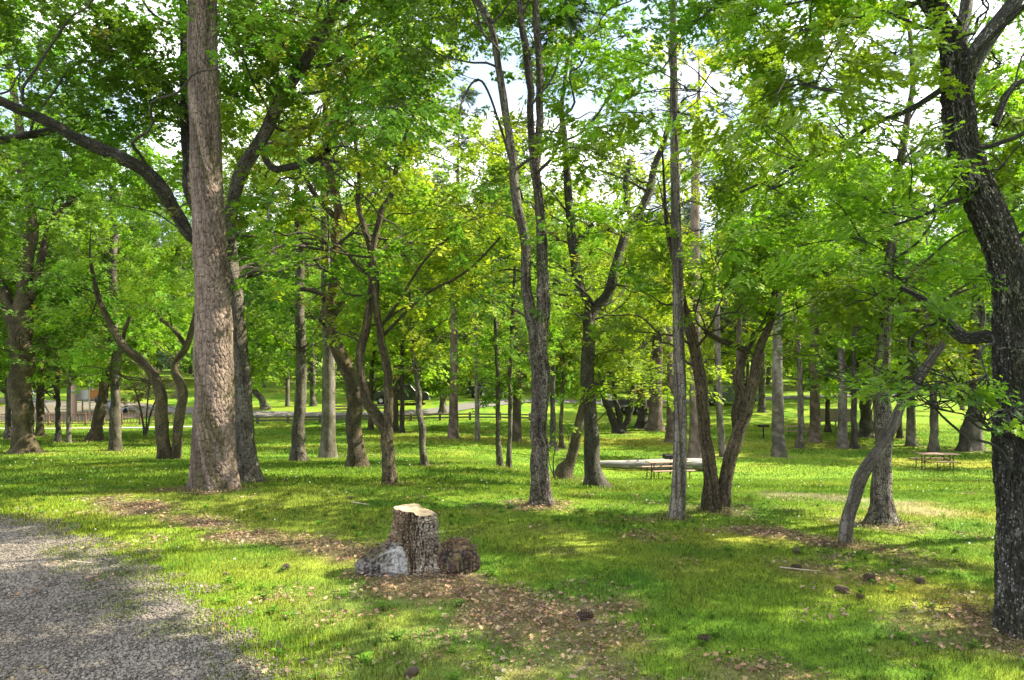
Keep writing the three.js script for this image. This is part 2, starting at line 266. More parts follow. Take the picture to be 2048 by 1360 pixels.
function spray(level, seed, n, L, len) {
  const r = rng(seed), out = [], v = V(), e = new THREE.Euler(), q = new THREE.Quaternion();
  for (let i = 0; i < n; i++) {
    const t = 0.15 + 0.85 * (i + r()) / n, a = r() * 6.28, yaw = (r() - 0.5) * 3.4 * (1.1 - 0.5 * t), src = leafTris(level, L * (0.45 + 0.95 * r()), r);
    e.set((r() - 0.35) * 0.9, yaw, (r() - 0.5) * 1.1, 'YXZ'); q.setFromEuler(e);
    const ox = Math.cos(a) * 0.11 * len * r() * 2, oy = (r() - 0.5) * 0.35 * len, oz = t * len;
    for (let k = 0; k < src.length; k += 3) { v.set(src[k], src[k + 1], src[k + 2]).applyQuaternion(q); out.push(v.x + ox, v.y + oy, v.z + oz); }
  }
  return tris(out);
}
const SPRAYS = [0, 1, 2].map((level) => [0, 1, 2].map((k) => level === 2 ? spray(2, 100 + k, 25, 0.092, 0.42) : level === 1 ? spray(1, 110 + k, 24, 0.115, 0.5) : spray(0, 120 + k, 20, 0.2, 0.8)));
function needleSpray(seed, n, L) {
  const r = rng(seed), out = [];
  for (let i = 0; i < n; i++) { const z = r() * 0.5, a = r() * 6.28, d = V(Math.cos(a), Math.sin(a) * 0.8, 0.7 + r() * 0.6).normalize().multiplyScalar(L * (0.6 + 0.5 * r())), s = V(-Math.sin(a), Math.cos(a), 0).multiplyScalar(0.007); out.push(-s.x, -s.y, z, s.x, s.y, z, d.x, d.y, z + d.z); }
  return tris(out);
}
const NEEDLES = [0, 1].map((k) => needleSpray(140 + k, 110, 0.24));
const leafMat = (c) => new THREE.MeshPhysicalMaterial({ color: rgb(...c), roughness: 0.92, transmission: 0.62, thickness: 0, side: THREE.DoubleSide, specularIntensity: 0.2, clearcoat: 0.1, clearcoatRoughness: 0.35 });
const LEAF = { oak: leafMat([0.215, 0.375, 0.018]), yellow: leafMat([0.31, 0.42, 0.022]), deep: leafMat([0.16, 0.31, 0.02]), blue: leafMat([0.08, 0.19, 0.025]), tan: leafMat([0.3, 0.24, 0.12]) };
const ONE_LEAF = [0, 1, 2, 3, 4].map((k) => tris(leafTris(2, 0.1, rng(300 + k))));
const NEAR_LEAF = [[0.05, 0.13, 0.02], [0.065, 0.16, 0.018], [0.085, 0.19, 0.018], [0.045, 0.115, 0.025]].map(leafMat);
const needleMat = std({ color: rgb(0.05, 0.09, 0.04), side: THREE.DoubleSide });

// moss, old stains and pale patches on the bark
function weather(stain) {
  return (th, h, ph) => {
    const c = Math.cos(th) * 1.3, s = Math.sin(th) * 1.3, a = fbm(c + 7 + ph, h * 0.9 + s + 3, 3), b = fbm(c * 2 + ph + 31, h * 2.2 + s * 2, 3), d = fbm(c * 3 + ph + 11, h * 3.4 + s * 3 + 50, 3);
    let k = mix3([0.5, 0.48, 0.46], [1.4, 1.4, 1.38], smoothstep(a, 0.3, 0.68)); k = mix3(k, [0.42, 0.5, 0.2], 0.75 * smoothstep(b + 0.2 * Math.exp(-h * 1.6), 0.58, 0.72)); k = mix3(k, [1.7, 1.7, 1.6], 0.7 * smoothstep(d, 0.66, 0.74));
    return stain ? mix3(k, stain, 0.75 * smoothstep(b, 0.42, 0.6) * smoothstep(h, 2.5, 6)) : k;
  };
}
const PLAIN = () => [1, 1, 1];
// where leaves may not hang: in front of the stems that the view shows, and below the browse line
const STEMS = [];                                           // [x0, y0, x1, y1, half width px, depth]
const LOW = [[-400, 790], [0, 780], [380, 770], [480, 770], [560, 790], [640, 700], [700, 720], [800, 800], [1000, 815], [1060, 800], [1120, 800], [1200, 780], [1240, 806], [1345, 830], [1400, 790], [1500, 700], [1560, 740], [1650, 795], [1750, 780], [1900, 790], [2100, 790], [2500, 780]];
function lowest(x) { for (let i = 1; i < LOW.length; i++) if (x < LOW[i][0]) return lerp(LOW[i - 1][1], LOW[i][1], clamp((x - LOW[i - 1][0]) / (LOW[i][0] - LOW[i - 1][0]), 0, 1)); return 780; }
function hidesStem(x, y, d) {
  for (const s of STEMS) { if (d > s[5] + 0.1) continue; const dx = s[2] - s[0], dy = s[3] - s[1], t = clamp(((x - s[0]) * dx + (y - s[1]) * dy) / (dx * dx + dy * dy + 1e-6), 0, 1); if (Math.hypot(x - s[0] - t * dx, y - s[1] - t * dy) < s[4] + 260 / d) return true; }
  return false;
}

// ------------------------------------------------------------------ trees
const TREES = [];
function prepare(spec) {                                     // stems from pixels to places, so that every tree knows them before leaves are hung
  const base = spec.d ? stand(spec.stems[0][0][0], spec.d) : foot(...spec.stems[0][0]), d0 = -base.z, k = d0 / F; spec.base = base; spec.depth = d0;
  const r = rng(spec.seed = spec.seed ?? (TREES.length * 977 + 13));
  spec.lines = spec.stems.map((s, si) => {
    const dd = spec.dd?.[si] ?? 0, pts = [], rad = [];
    s.forEach(([x, y, w], i) => { const p = si === 0 && i === 0 ? base.clone() : at(x, y, d0 + dd * i / (s.length - 1)); if (si === 0 && i === 0) p.y -= 0.08; pts.push(p); rad.push(w * k * (spec.slim ?? 0.87)); });
    if (spec.vis !== 0) for (let i = 1; i < s.length; i++) STEMS.push([s[i - 1][0], s[i - 1][1], s[i][0], s[i][1], (s[i - 1][2] + s[i][2]) / 2, d0]);
    const grow = spec.grow?.[si] ?? (si === 0 ? spec.top : 0);   // height above the base to which the stem goes on
    if (grow) {
      let p = pts[pts.length - 1].clone(), q = pts[pts.length - 2], dir = p.clone().sub(q).normalize(), w = rad[rad.length - 1], w0 = w; const y0 = p.y, y1 = base.y + grow;
      while (p.y < y1) { dir.add(V((r() - 0.5) * (spec.wob ?? 0.5), 0.25, (r() - 0.5) * (spec.wob ?? 0.5))).normalize(); p = p.clone().addScaledVector(dir, 0.7); w = w0 * clamp(1 - 0.85 * (p.y - y0) / (y1 - y0), 0.14, 1); pts.push(p); rad.push(w); }
    }
    return { pts, rad };
  });
  TREES.push(spec); return spec;
}
const SUNNY = [];                                           // places on the lawn that the sun reaches: the crowns have gaps towards it
const sunny = (pts, w, k = 0.93) => SUNNY.push([px(pts), w, k]);
sunny([[-160, 968], [80, 985], [250, 1040], [400, 1110], [540, 1210], [640, 1290]], 0.85, 0.97);
sunny([[820, 1060], [850, 1110], [980, 1130]], 0.4, 0.8); sunny([[880, 1000], [1030, 1006]], 0.4); sunny([[1120, 1012], [1300, 1020]], 0.6); sunny([[1120, 985], [1330, 990]], 0.9);
sunny([[950, 1050], [1060, 1066], [1160, 1088]], 0.4); sunny([[1380, 990], [1520, 1000]], 0.7); sunny([[1500, 985], [1760, 1015], [1990, 1055]], 2.0, 0.98); sunny([[1400, 958], [1700, 968], [2000, 985]], 3.2, 0.97); sunny([[1420, 1078], [1530, 1088]], 0.4);
sunny([[1740, 1100], [1960, 1112]], 0.5); sunny([[1780, 1185], [1960, 1196]], 0.35); sunny([[760, 1250], [1000, 1320]], 0.5, 0.7);
sunny([[560, 892], [760, 886]], 1.6, 0.85); sunny([[860, 900], [1060, 905]], 2, 0.85); sunny([[1220, 905], [1420, 910]], 2.2, 0.85); sunny([[1440, 930], [1660, 940]], 2.2, 0.85); sunny([[1800, 925], [1990, 930]], 2, 0.85); sunny([[500, 808], [640, 815]], 3, 0.9); sunny([[900, 815], [1060, 818]], 2.5, 0.9); sunny([[1240, 872], [1400, 872]], 2, 0.8);
function blocksSun(p, u) { const k = (p.y - ground(p.x, p.z)) / SUN.y, x = p.x - SUN.x * k, z = p.z - SUN.z * k; if (z > 0) return false; for (const [pts, w, q] of SUNNY) { const m = near(x, z, pts) / w; if (m < 1.5 && u < q * smoothstep(1.35 - m + 0.7 * (fbm(x * 1.3, z * 1.3, 2) - 0.5), 0, 0.5)) return true; } return false; }
let leafCount = 0;
function grow(spec) {
  const { base, depth, lines } = spec, r = rng(spec.seed + 5), g = thing(spec.name, base), pine = /pine|fir/.test(spec.name), bark = BARK[spec.bark];
  tag(g, spec.label, 'tree', spec.group);
  const near_ = depth < 9, off = (q) => q.translate(-base.x, -base.y, -base.z);
  lines.forEach((l, i) => {
    const big = spec.relief && i === 0, m = big ? 150 : depth < 16 ? 20 : depth < 40 ? 12 : 8;
    const o = { m, step: big ? 0.025 : depth < 16 ? 0.08 : 0.2, lump: pine ? 0.04 : 0.16, kink: pine ? 0.1 : l.rad[0] > 0.2 ? 0.3 : 0.7, seed: spec.seed % 17, relief: big ? [pine ? pineH : oakH, spec.relief] : null, tint: weather(spec.stain) };
    if (i === 0) Object.assign(o, { flare: spec.flare ?? (pine ? 0.38 : 0.8), roots: 3 + spec.seed % 4, flareH: 0.34 });
    part(i ? 'limb' : 'trunk', off(tube(l.pts, l.rad, o)), i && spec.limbBark ? BARK[spec.limbBark] : bark, g);
  });
  // clumps of leaves, each at the end of a branch
  const clumps = [], c = spec.crown ? { ...spec.crown } : null;
  if (c) { const tall = Math.max(...lines.map((l) => l.pts[l.pts.length - 1].y)) - base.y + 1.2, f = Math.max(1, tall / c.y1); c.y1 *= f; c.R *= Math.pow(f, 0.35); c.n = Math.round(c.n * f); c.cr = (c.cr ?? 0.8) * Math.pow(f, 0.4); c.k = Math.round((c.k ?? 34) * (pine ? 1.1 : 1.3) * Math.pow(f, 0.3)); if (!pine) c.n = Math.round(c.n * 1.15); }
  if (c) for (let i = 0, tries = 0; i < c.n && tries < c.n * 8; tries++) {
    const t = r(), a = r() * 6.283, y = base.y + lerp(c.y0, c.y1, t), shape = pine ? (1 - 0.75 * t) : Math.sqrt(Math.max(0.05, 1 - Math.pow(2 * t - 0.85, 2) * 0.8)), R = c.R * shape * Math.sqrt(0.08 + 0.92 * r());
    const top = lines[0].pts[Math.min(lines[0].pts.length - 1, 1 + Math.floor(lines[0].pts.length * 0.6))];
    const p = V(lerp(base.x, top.x, 0.8) + (c.dx ?? 0) + Math.cos(a) * R, y + (pine ? 0 : -0.12 * R), lerp(base.z, top.z, 0.8) + (c.dz ?? 0) + Math.sin(a) * R);
    if (p.z > -2.5 && Math.abs(p.x) < 3) continue;
    if (clumps.some((q) => q.p.distanceTo(p) < (c.gap ?? 0.9))) continue;
    clumps.push({ p, r: (c.cr ?? 0.8) * (0.75 + 0.5 * r()), n: c.k ?? 34 }); i++;
  }
  for (const [x, y, rr, dd, n, single] of spec.blobs ?? []) clumps.push({ p: at(x, y, depth + dd), r: rr, n, own: true, single });
  let singles = 0;
  const wood = [], leaves = [], M = new THREE.Matrix4(), q = new THREE.Quaternion(), e = new THREE.Euler(), dir = V();
  const all = []; lines.forEach((l, li) => l.pts.forEach((p, i) => { if (i > 0) all.push([p, l.rad[i], li]); }));
  const lod = pine ? 0 : depth < 14.5 ? 2 : depth < 36 ? 1 : 0, set = pine ? NEEDLES : SPRAYS[lod], S = spec.leaf ?? 1;
  for (const cl of clumps) {
    if (!cl.own && blocksSun(cl.p, 0.3)) continue;
    let best = null, bd = 1e9; for (const s of all) { const dy = cl.p.y - s[0].y, h = Math.hypot(cl.p.x - s[0].x, cl.p.z - s[0].z), w = (h + Math.abs(dy - h * (pine ? 0.05 : 0.3)) * 1.2 + (c && !cl.own && s[0].y < base.y + 0.7 * c.y0 ? 6 : 0)) * (0.7 + 0.6 * r()); if (w < bd) { bd = w; best = s; } }
    if (!best) continue;
    const L = best[0].distanceTo(cl.p), mid = best[0].clone().lerp(cl.p, 0.5).add(V((r() - 0.5) * 0.3 * L, 0.1 * L + (r() - 0.5) * 0.15 * L, (r() - 0.5) * 0.3 * L)), q1 = best[0].clone().lerp(mid, 0.5).add(V((r() - 0.5) * 0.12 * L, (r() - 0.4) * 0.1 * L, (r() - 0.5) * 0.12 * L)), q3 = mid.clone().lerp(cl.p, 0.5).add(V((r() - 0.5) * 0.14 * L, (r() - 0.5) * 0.14 * L, (r() - 0.5) * 0.14 * L));
    const r0 = Math.min(best[1] * 0.35, 0.006 + 0.0075 * L, near_ ? 0.02 : 1), rt = Math.max(0.006, depth * 0.00022);
    const kink = (a, b) => a.clone().lerp(b, 0.5).add(V((r() - 0.5) * 0.1 * L, (r() - 0.5) * 0.1 * L, (r() - 0.5) * 0.1 * L));
    if (L > 0.3) wood.push(tube([best[0], kink(best[0], q1), q1, kink(q1, mid), mid, kink(mid, q3), q3, kink(q3, cl.p), cl.p], [r0, r0 * 0.9, r0 * 0.82, r0 * 0.72, r0 * 0.62, r0 * 0.52, r0 * 0.42, r0 * 0.3, rt], { m: depth < 20 ? 6 : 4, n: depth < 20 ? 20 : 10, lump: 0.2, tint: PLAIN }));
    const subs = 5; const ends = [];
    for (let i = 0; i < subs; i++) { const a = r() * 6.28, u = r() * 1.6 - 0.6, dv = V(Math.cos(a), u, Math.sin(a)).normalize().multiplyScalar(cl.r * (0.7 + 0.4 * r())), tip = cl.p.clone().add(dv), from = q3.clone().lerp(cl.p, r()); wood.push(tube([from, from.clone().lerp(tip, 0.5).add(V((r() - 0.5) * 0.2, (r() - 0.3) * 0.2, (r() - 0.5) * 0.2).multiplyScalar(cl.r)), tip], [rt * 1.3, rt, rt * 0.6], { m: 3, n: 4, tint: PLAIN })); ends.push([from, tip]); }
    const tone = 0.62 + 0.62 * r(), warm = (r() - 0.45) * 0.3;
    for (let i = 0; i < cl.n; i++) {
      const en = ends[Math.floor(r() * subs)], p = en[0].clone().lerp(en[1], 0.25 + 0.85 * r()).add(V(r() - 0.5, r() - 0.5, r() - 0.5).multiplyScalar(cl.r * 0.75)), dp = -p.z, far = Math.hypot(p.x, dp);
      if (dp > 0.5) { const [x, y] = proj(p); if (!cl.own && y > lowest(x) - 30 * r() + (spec.vis === 0 ? 14 : 0)) continue; if (hidesStem(x, y, dp) && r() < (cl.own ? 0.86 : 0.92)) continue; if (spec.keep && !spec.keep(x, y)) continue; }
      if (far < 2.6 || blocksSun(p, r() / (cl.own ? 0.75 : 1))) continue;
      dir.copy(p).sub(cl.p).normalize(); const s = S * (0.75 + 0.5 * r());
      e.set(-Math.asin(clamp(dir.y * 0.5 + (r() - 0.6) * 0.7, -1, 1)), Math.atan2(dir.x, dir.z) + (r() - 0.5) * 1.6, (r() - 0.5) * 0.9, 'YXZ'); q.setFromEuler(e);
      const mt = new THREE.Matrix4().compose(p.sub(base), q, V(s, s, s)), v = tone * (0.8 + 0.4 * r());
      if (cl.single && i % 2 === 0) for (let k = 0; k < 6 && singles < 300; k++, singles++) {   // the nearest leaves are parts of their own
        const m = part('leaf', ONE_LEAF[singles % ONE_LEAF.length], NEAR_LEAF[(singles * 7 + i) % NEAR_LEAF.length], g);
        e.set((r() - 0.35) * 0.9, r() * 6.28, (r() - 0.5) * 1.1, 'YXZ'); m.position.copy(p).add(V(r() - 0.5, (r() - 0.5) * 0.6, r() - 0.5).multiplyScalar(0.26)); m.quaternion.setFromEuler(e); m.scale.setScalar(0.8 + 0.45 * r());
      } else if (!cl.single || i % 4 === 1) leaves.push([mt, !pine && r() < 0.005 ? rgb(v * 1.3, v * 0.7, v * 1.6) : rgb(v * (1 + warm), v, v * (1 - warm * 0.5))]);
    }
  }
  if (wood.length) part('branches', off(mergeGeometries(wood)), bark, g, 'stuff');
  if (leaves.length) { copies('crown', set[spec.seed % set.length], pine ? needleMat : LEAF[spec.tone ?? 'oak'], leaves, g); leafCount += leaves.length; }
  return g;
}

// the trees one can tell apart: stems as [x, y, half width] in photograph pixels, crowns in metres above the tree's foot
const oak = (o) => prepare({ name: 'oak_tree', bark: 'grey', tone: 'oak', ...o }), pineT = (o) => prepare({ name: 'pine_tree', bark: 'greypine', ...o });
pineT({ label: 'big reddish pine with a thick straight trunk at the left, largest trunk in view', bark: 'redpine', relief: 0.04, wob: 0.08, top: 24, flare: 0.26, crown: { n: 26, y0: 12, y1: 24, R: 3.6, cr: 0.9, k: 30 },
  stems: [[[428, 980, 50], [427, 930, 47], [427, 850, 44.5], [428, 700, 41], [420, 500, 36], [411, 300, 33], [405, 0, 31]]] });
oak({ label: 'dark oak close behind the big reddish pine, with one long bare limb arching left', bark: 'grey', limbBark: 'dark', tone: 'deep', slim: 0.92, top: 13, crown: { n: 50, y0: 4.2, y1: 13, R: 5.6, cr: 1, k: 36 },
  stems: [[[496, 966, 24], [492, 900, 20], [488, 800, 18], [480, 700, 16], [466, 560, 16], [455, 470, 17], [462, 410, 15], [485, 340, 15], [540, 250, 14], [566, 190, 12], [600, 135, 12], [640, 70, 11], [692, -10, 10]],
    [[455, 490, 11], [392, 480, 12.5], [340, 400, 13], [300, 350, 13], [215, 300, 11.5], [130, 268, 10], [60, 225, 8.5], [-20, 190, 7.5]], [[110, 258, 8], [60, 268, 8], [-10, 280, 7]],
    [[440, 520, 10], [385, 400, 11], [372, 250, 11], [366, 60, 10], [362, -60, 9]], [[520, 285, 8], [545, 335, 7.5], [600, 327, 7.5], [632, 314, 7], [657, 298, 6]]], dd: [0, -3.5, -2, 1, -1.5], grow: [13, 0, 0, 12, 0],
  blobs: [[250, 200, 1.2, 1, 80], [330, 60, 1.2, 0.5, 80], [170, 260, 1.1, 0, 70], [130, 30, 1.3, 0, 80], [310, 260, 0.9, 0.5, 55], [440, 60, 0.9, 1.2, 50], [560, 110, 1.2, 0.5, 70], [640, 190, 1.1, 1, 60], [240, 60, 1.5, -2, 110], [120, 120, 1.4, -2, 90], [300, 170, 1.2, -1, 80], [530, 30, 1.3, 0, 80], [60, 330, 1.2, -2, 70], [200, 400, 1.2, -1, 70], [470, 190, 1.0, -0.5, 60], [40, 40, 1.3, -1, 80], [560, 480, 0.9, -0.6, 55], [640, 250, 1, 0, 55]] });
oak({ label: 'thick oak with a flared foot at the left edge, forking low', bark: 'moss', top: 12, tone: 'deep', crown: { n: 34, y0: 4, y1: 12, R: 4.5, k: 32 },
  stems: [[[47, 906, 27], [46, 870, 22], [42, 800, 23], [42, 700, 26], [42, 640, 24], [50, 570, 14], [62, 460, 12.5], [56, 360, 10], [38, 250, 8], [18, 120, 7]], [[34, 670, 17], [12, 600, 14], [-34, 515, 12]], [[50, 620, 11], [72, 560, 9], [90, 490, 8], [106, 440, 7], [150, 395, 6]]], dd: [0, 0.5, 1],
  blobs: [[110, 560, 1.1, -0.5, 70], [180, 520, 1.1, 0, 70], [150, 620, 0.9, 0, 50], [20, 440, 1, -1, 50], [220, 600, 0.9, 1, 50]] });
oak({ label: 'small crooked twin stemmed oak between the left edge oak and the big pine', bark: 'moss', slim: 0.74, top: 9, tone: 'oak', crown: { n: 26, y0: 3.8, y1: 9, R: 4, k: 30 },
  stems: [[[328, 919, 17], [325, 850, 17], [320, 780, 14], [298, 738, 12], [248, 692, 10], [215, 640, 9], [195, 590, 7]], [[352, 916, 14], [358, 850, 13], [366, 780, 12], [348, 735, 9], [374, 690, 8], [386, 650, 7]], [[245, 690, 5], [250, 660, 5], [262, 630, 4]], [[372, 692, 6], [345, 655, 6], [318, 636, 5]]], dd: [-0.5, 0, 0, 0], grow: [9, 8, 0, 0] });
oak({ label: 'straight pale grey trunk left of the crooked twin stemmed oak', top: 14, tone: 'deep', crown: { n: 30, y0: 5, y1: 14, R: 4, k: 26 }, stems: [[[230, 901, 12], [230, 800, 11], [231, 720, 11], [226, 600, 9], [228, 480, 8], [226, 380, 6]]] });
oak({ label: 'dark leaning trunk in front of the playground railing', bark: 'moss', top: 9, crown: { n: 22, y0: 4.5, y1: 9, R: 3.5, k: 26 }, stems: [[[187, 881, 15], [204, 810, 11], [215, 740, 10], [221, 650, 8]]] });
oak({ label: 'slim upright oak just right of the big pine, in front of the rail fence', top: 12, crown: { n: 30, y0: 4.2, y1: 12, R: 4, k: 30 }, blobs: [[560, 725, 1, 0.5, 50], [625, 690, 1, 0.5, 50], [525, 745, 0.9, 0.8, 40], [570, 660, 1, 0.3, 50]], stems: [[[597, 922, 17], [596, 850, 13.5], [601, 780, 12], [602, 700, 12], [598, 620, 12], [600, 540, 10], [596, 450, 8]]] });
pineT({ label: 'pale grey pine trunk between the slim oak and the mossy oak', top: 19, wob: 0.1, crown: { n: 20, y0: 9, y1: 19, R: 3, k: 26 }, stems: [[[656, 916, 20], [657, 850, 16], [658, 760, 15], [656, 690, 13], [652, 600, 11], [650, 450, 10]]] });
oak({ label: 'mossy orange tinged oak with a bent upper trunk left of the forked oak', bark: 'moss', stain: [1.45, 0.95, 0.5], tone: 'yellow', top: 13, crown: { n: 34, y0: 5, y1: 13, R: 4.6, k: 30 },
  stems: [[[713, 936, 22], [708, 860, 17], [708, 790, 18], [690, 730, 16], [668, 680, 15], [660, 620, 13], [668, 560, 12], [672, 480, 12], [676, 420, 11], [661, 350, 9], [650, 250, 7]], [[668, 672, 5], [652, 654, 4], [638, 640, 3.5]], [[664, 640, 6], [690, 598, 6], [697, 565, 5]], [[658, 620, 7], [640, 590, 6], [588, 574, 5]], [[674, 440, 7], [630, 390, 6], [610, 350, 5]]], dd: [0, 0, 0, 0, 0],
  blobs: [[760, 210, 1.3, 0.5, 90], [830, 130, 1.3, 0.5, 80], [700, 300, 1.2, 0, 70], [860, 260, 1.2, 1, 70], [730, 90, 1.4, 0, 80]] });
oak({ label: 'oak forking just above the ground into two rough stems, behind the stump', bark: 'moss', tone: 'yellow', top: 9, crown: { n: 24, y0: 3.6, y1: 9, R: 3.4, cr: 0.7, k: 28 },
  stems: [[[780, 969, 14], [776, 900, 15], [772, 866, 16], [735, 803, 12], [724, 752, 10.5], [724, 700, 10], [736, 650, 10], [744, 600, 9], [745, 550, 8.5], [742, 510, 8], [728, 452, 7], [716, 400, 6]], [[772, 870, 11], [777, 828, 11], [777, 778, 10.5], [772, 727, 10], [762, 676, 9], [754, 610, 8.5], [753, 560, 8], [748, 515, 8], [763, 430, 7], [784, 384, 6.5], [794, 330, 5]], [[758, 660, 4], [800, 600, 3.4], [850, 520, 3], [905, 468, 2.4]], [[762, 676, 4], [850, 590, 3.4], [930, 545, 2.8], [1000, 475, 2.2]]], dd: [0, -0.3, -1, -0.6], grow: [9, 9, 0, 0] });
oak({ label: 'very thin curved young oak right of the forked oak', top: 7, tone: 'yellow', crown: { n: 14, y0: 3, y1: 7, R: 2.2, k: 26 }, stems: [[[849, 933, 8], [843, 870, 7.5], [838, 800, 7], [830, 740, 6], [825, 680, 5.5], [822, 600, 4]]] });
pineT({ label: 'dark conical footed pine standing in front of the rail fence right part', bark: 'redpine', top: 20, wob: 0.1, crown: { n: 18, y0: 9, y1: 20, R: 3, k: 24 }, stems: [[[906, 877, 13], [907, 820, 10], [908, 740, 9.5], [909, 600, 8]]] });
pineT({ label: 'thin grey young pine right of the conical footed pine', top: 12, wob: 0.15, crown: { n: 12, y0: 6, y1: 12, R: 1.8, k: 18 }, stems: [[[955, 882, 5.5], [954, 820, 5], [953, 740, 4.5], [952, 620, 4]]] });
oak({ label: 'left one of a pair of thin straight trunks left of the tall double oak', top: 10, tone: 'deep', crown: { n: 18, y0: 4, y1: 10, R: 2.4, k: 28 }, blobs: [[960, 765, 0.9, 0.5, 50], [1010, 735, 0.9, 0.4, 46], [925, 720, 1, 0.6, 50], [880, 760, 0.8, 0.6, 36], [1035, 790, 0.6, 0.5, 26]], stems: [[[1001, 936, 7], [996, 860, 5.5], [995, 760, 5], [990, 640, 4.5], [985, 520, 4]]] });
oak({ label: 'right one of a pair of thin straight trunks left of the tall double oak', top: 10, crown: { n: 16, y0: 4, y1: 10, R: 2.2, k: 28 }, stems: [[[1018, 937, 6], [1020, 860, 5], [1020, 760, 5], [1024, 640, 4], [1030, 540, 3.5]]] });
pineT({ label: 'brown pine trunk just left of the tall double oak, farther back', bark: 'redpine', top: 19, wob: 0.1, crown: { n: 18, y0: 9, y1: 19, R: 3, k: 24 }, stems: [[[1033, 882, 12], [1034, 820, 10], [1035, 740, 9], [1036, 600, 8]]] });
oak({ label: 'tall oak in the middle whose grey trunk divides into close parallel stems', top: 15, tone: 'deep', relief: 0.02, crown: { n: 48, y0: 5.4, y1: 15, R: 4.4, cr: 0.8, k: 36 },
  stems: [[[1085, 1010, 23], [1082, 930, 19], [1080, 850, 18], [1079, 780, 19], [1080, 720, 20], [1083, 640, 16], [1086, 560, 13.5], [1085, 500, 12], [1080, 430, 11], [1070, 350, 11], [1060, 250, 8], [1057, 137, 8], [1044, 34, 7.5], [1038, -60, 7]], [[1074, 730, 14], [1068, 660, 13], [1057, 600, 12], [1053, 550, 11], [1049, 480, 10.5], [1041, 440, 10], [1027, 342, 9.5], [1014, 239, 8.5], [997, 137, 8], [980, 51, 7.5], [942, -20, 6]], [[1070, 360, 8], [1078, 300, 8], [1080, 171, 8], [1075, 68, 7.5], [1073, -60, 7]], [[1085, 560, 3], [1130, 630, 0.1], [1150, 640, 0.1]], [[1046, 400, 3], [960, 160, 2.4], [925, 200, 2], [920, 240, 1.6]]].filter((s) => s[1][2] > 1), dd: [0, -0.4, 0.2, -0.8], grow: [15, 14, 14, 0],
  blobs: [[960, 380, 0.8, 0.8, 60], [930, 440, 0.8, 0.8, 60], [1000, 560, 0.7, 0.5, 50], [960, 600, 0.7, 0.8, 50], [1130, 120, 0.8, 0.5, 60], [1180, 60, 0.8, 0.5, 60], [1150, 330, 0.7, 0.8, 55], [960, 30, 0.9, 0.5, 50], [900, 40, 0.9, 0.8, 60], [1120, 480, 0.55, -0.3, 40], [1210, 160, 0.8, 0.3, 60]] });
oak({ label: 'nearly black oak trunk right of the tall double oak, forked like a Y', bark: 'dark', tone: 'yellow', top: 12, crown: { n: 34, y0: 4.4, y1: 12, R: 4.4, k: 30 },
  stems: [[[1192, 976, 26], [1186, 940, 18], [1183, 900, 16.5], [1180, 850, 15], [1178, 780, 15], [1176, 720, 15], [1176, 640, 14], [1162, 590, 12], [1152, 540, 11], [1145, 490, 11], [1140, 430, 10], [1134, 340, 8]], [[1176, 650, 12], [1190, 615, 11.5], [1215, 590, 11], [1224, 550, 10.5], [1248, 480, 10], [1268, 440, 9.5], [1297, 385, 9], [1306, 340, 8]], [[1147, 500, 6], [1165, 470, 6], [1186, 448, 5]], [[1264, 445, 7], [1250, 380, 6], [1258, 320, 6]]], dd: [0, 0.5, 0, 0.5], grow: [12, 12, 0, 0],
  blobs: [[1240, 700, 0.9, -0.4, 70], [1270, 760, 0.9, -0.5, 80], [1310, 790, 0.7, -0.5, 95], [1220, 640, 0.9, 0.4, 60], [1330, 745, 0.8, -0.5, 95], [1225, 745, 0.6, 0.4, 44], [1265, 795, 0.5, -0.5, 60], [1290, 660, 0.8, 0.3, 50]] });
prepare({ name: 'leaning_tree', bark: 'moss', label: 'leaning brown trunk with a swollen foot behind the black oak', top: 6, tone: 'yellow', flare: 0.1, crown: { n: 12, y0: 3.5, y1: 6, R: 2.2, dx: 1.6, k: 26 }, stems: [[[1124, 959, 22], [1128, 944, 23], [1140, 925, 13.5], [1152, 880, 11], [1162, 830, 9.5], [1174, 785, 8.5], [1200, 762, 6]]] });
pineT({ label: 'slender dark pine with a straight thin trunk in front of the nearest picnic table', top: 16, wob: 0.08, bark: 'greypine', relief: 0.02, crown: { n: 18, y0: 7.5, y1: 16, R: 2.4, cr: 0.6, k: 24 }, stems: [[[1353, 1037, 18], [1356, 1000, 16], [1359, 940, 15], [1361, 850, 14], [1359, 750, 13], [1357, 650, 12], [1356, 550, 11.5], [1352, 450, 11], [1350, 350, 10], [1348, 200, 8.5], [1346, 50, 7], [1345, -40, 6]]] });
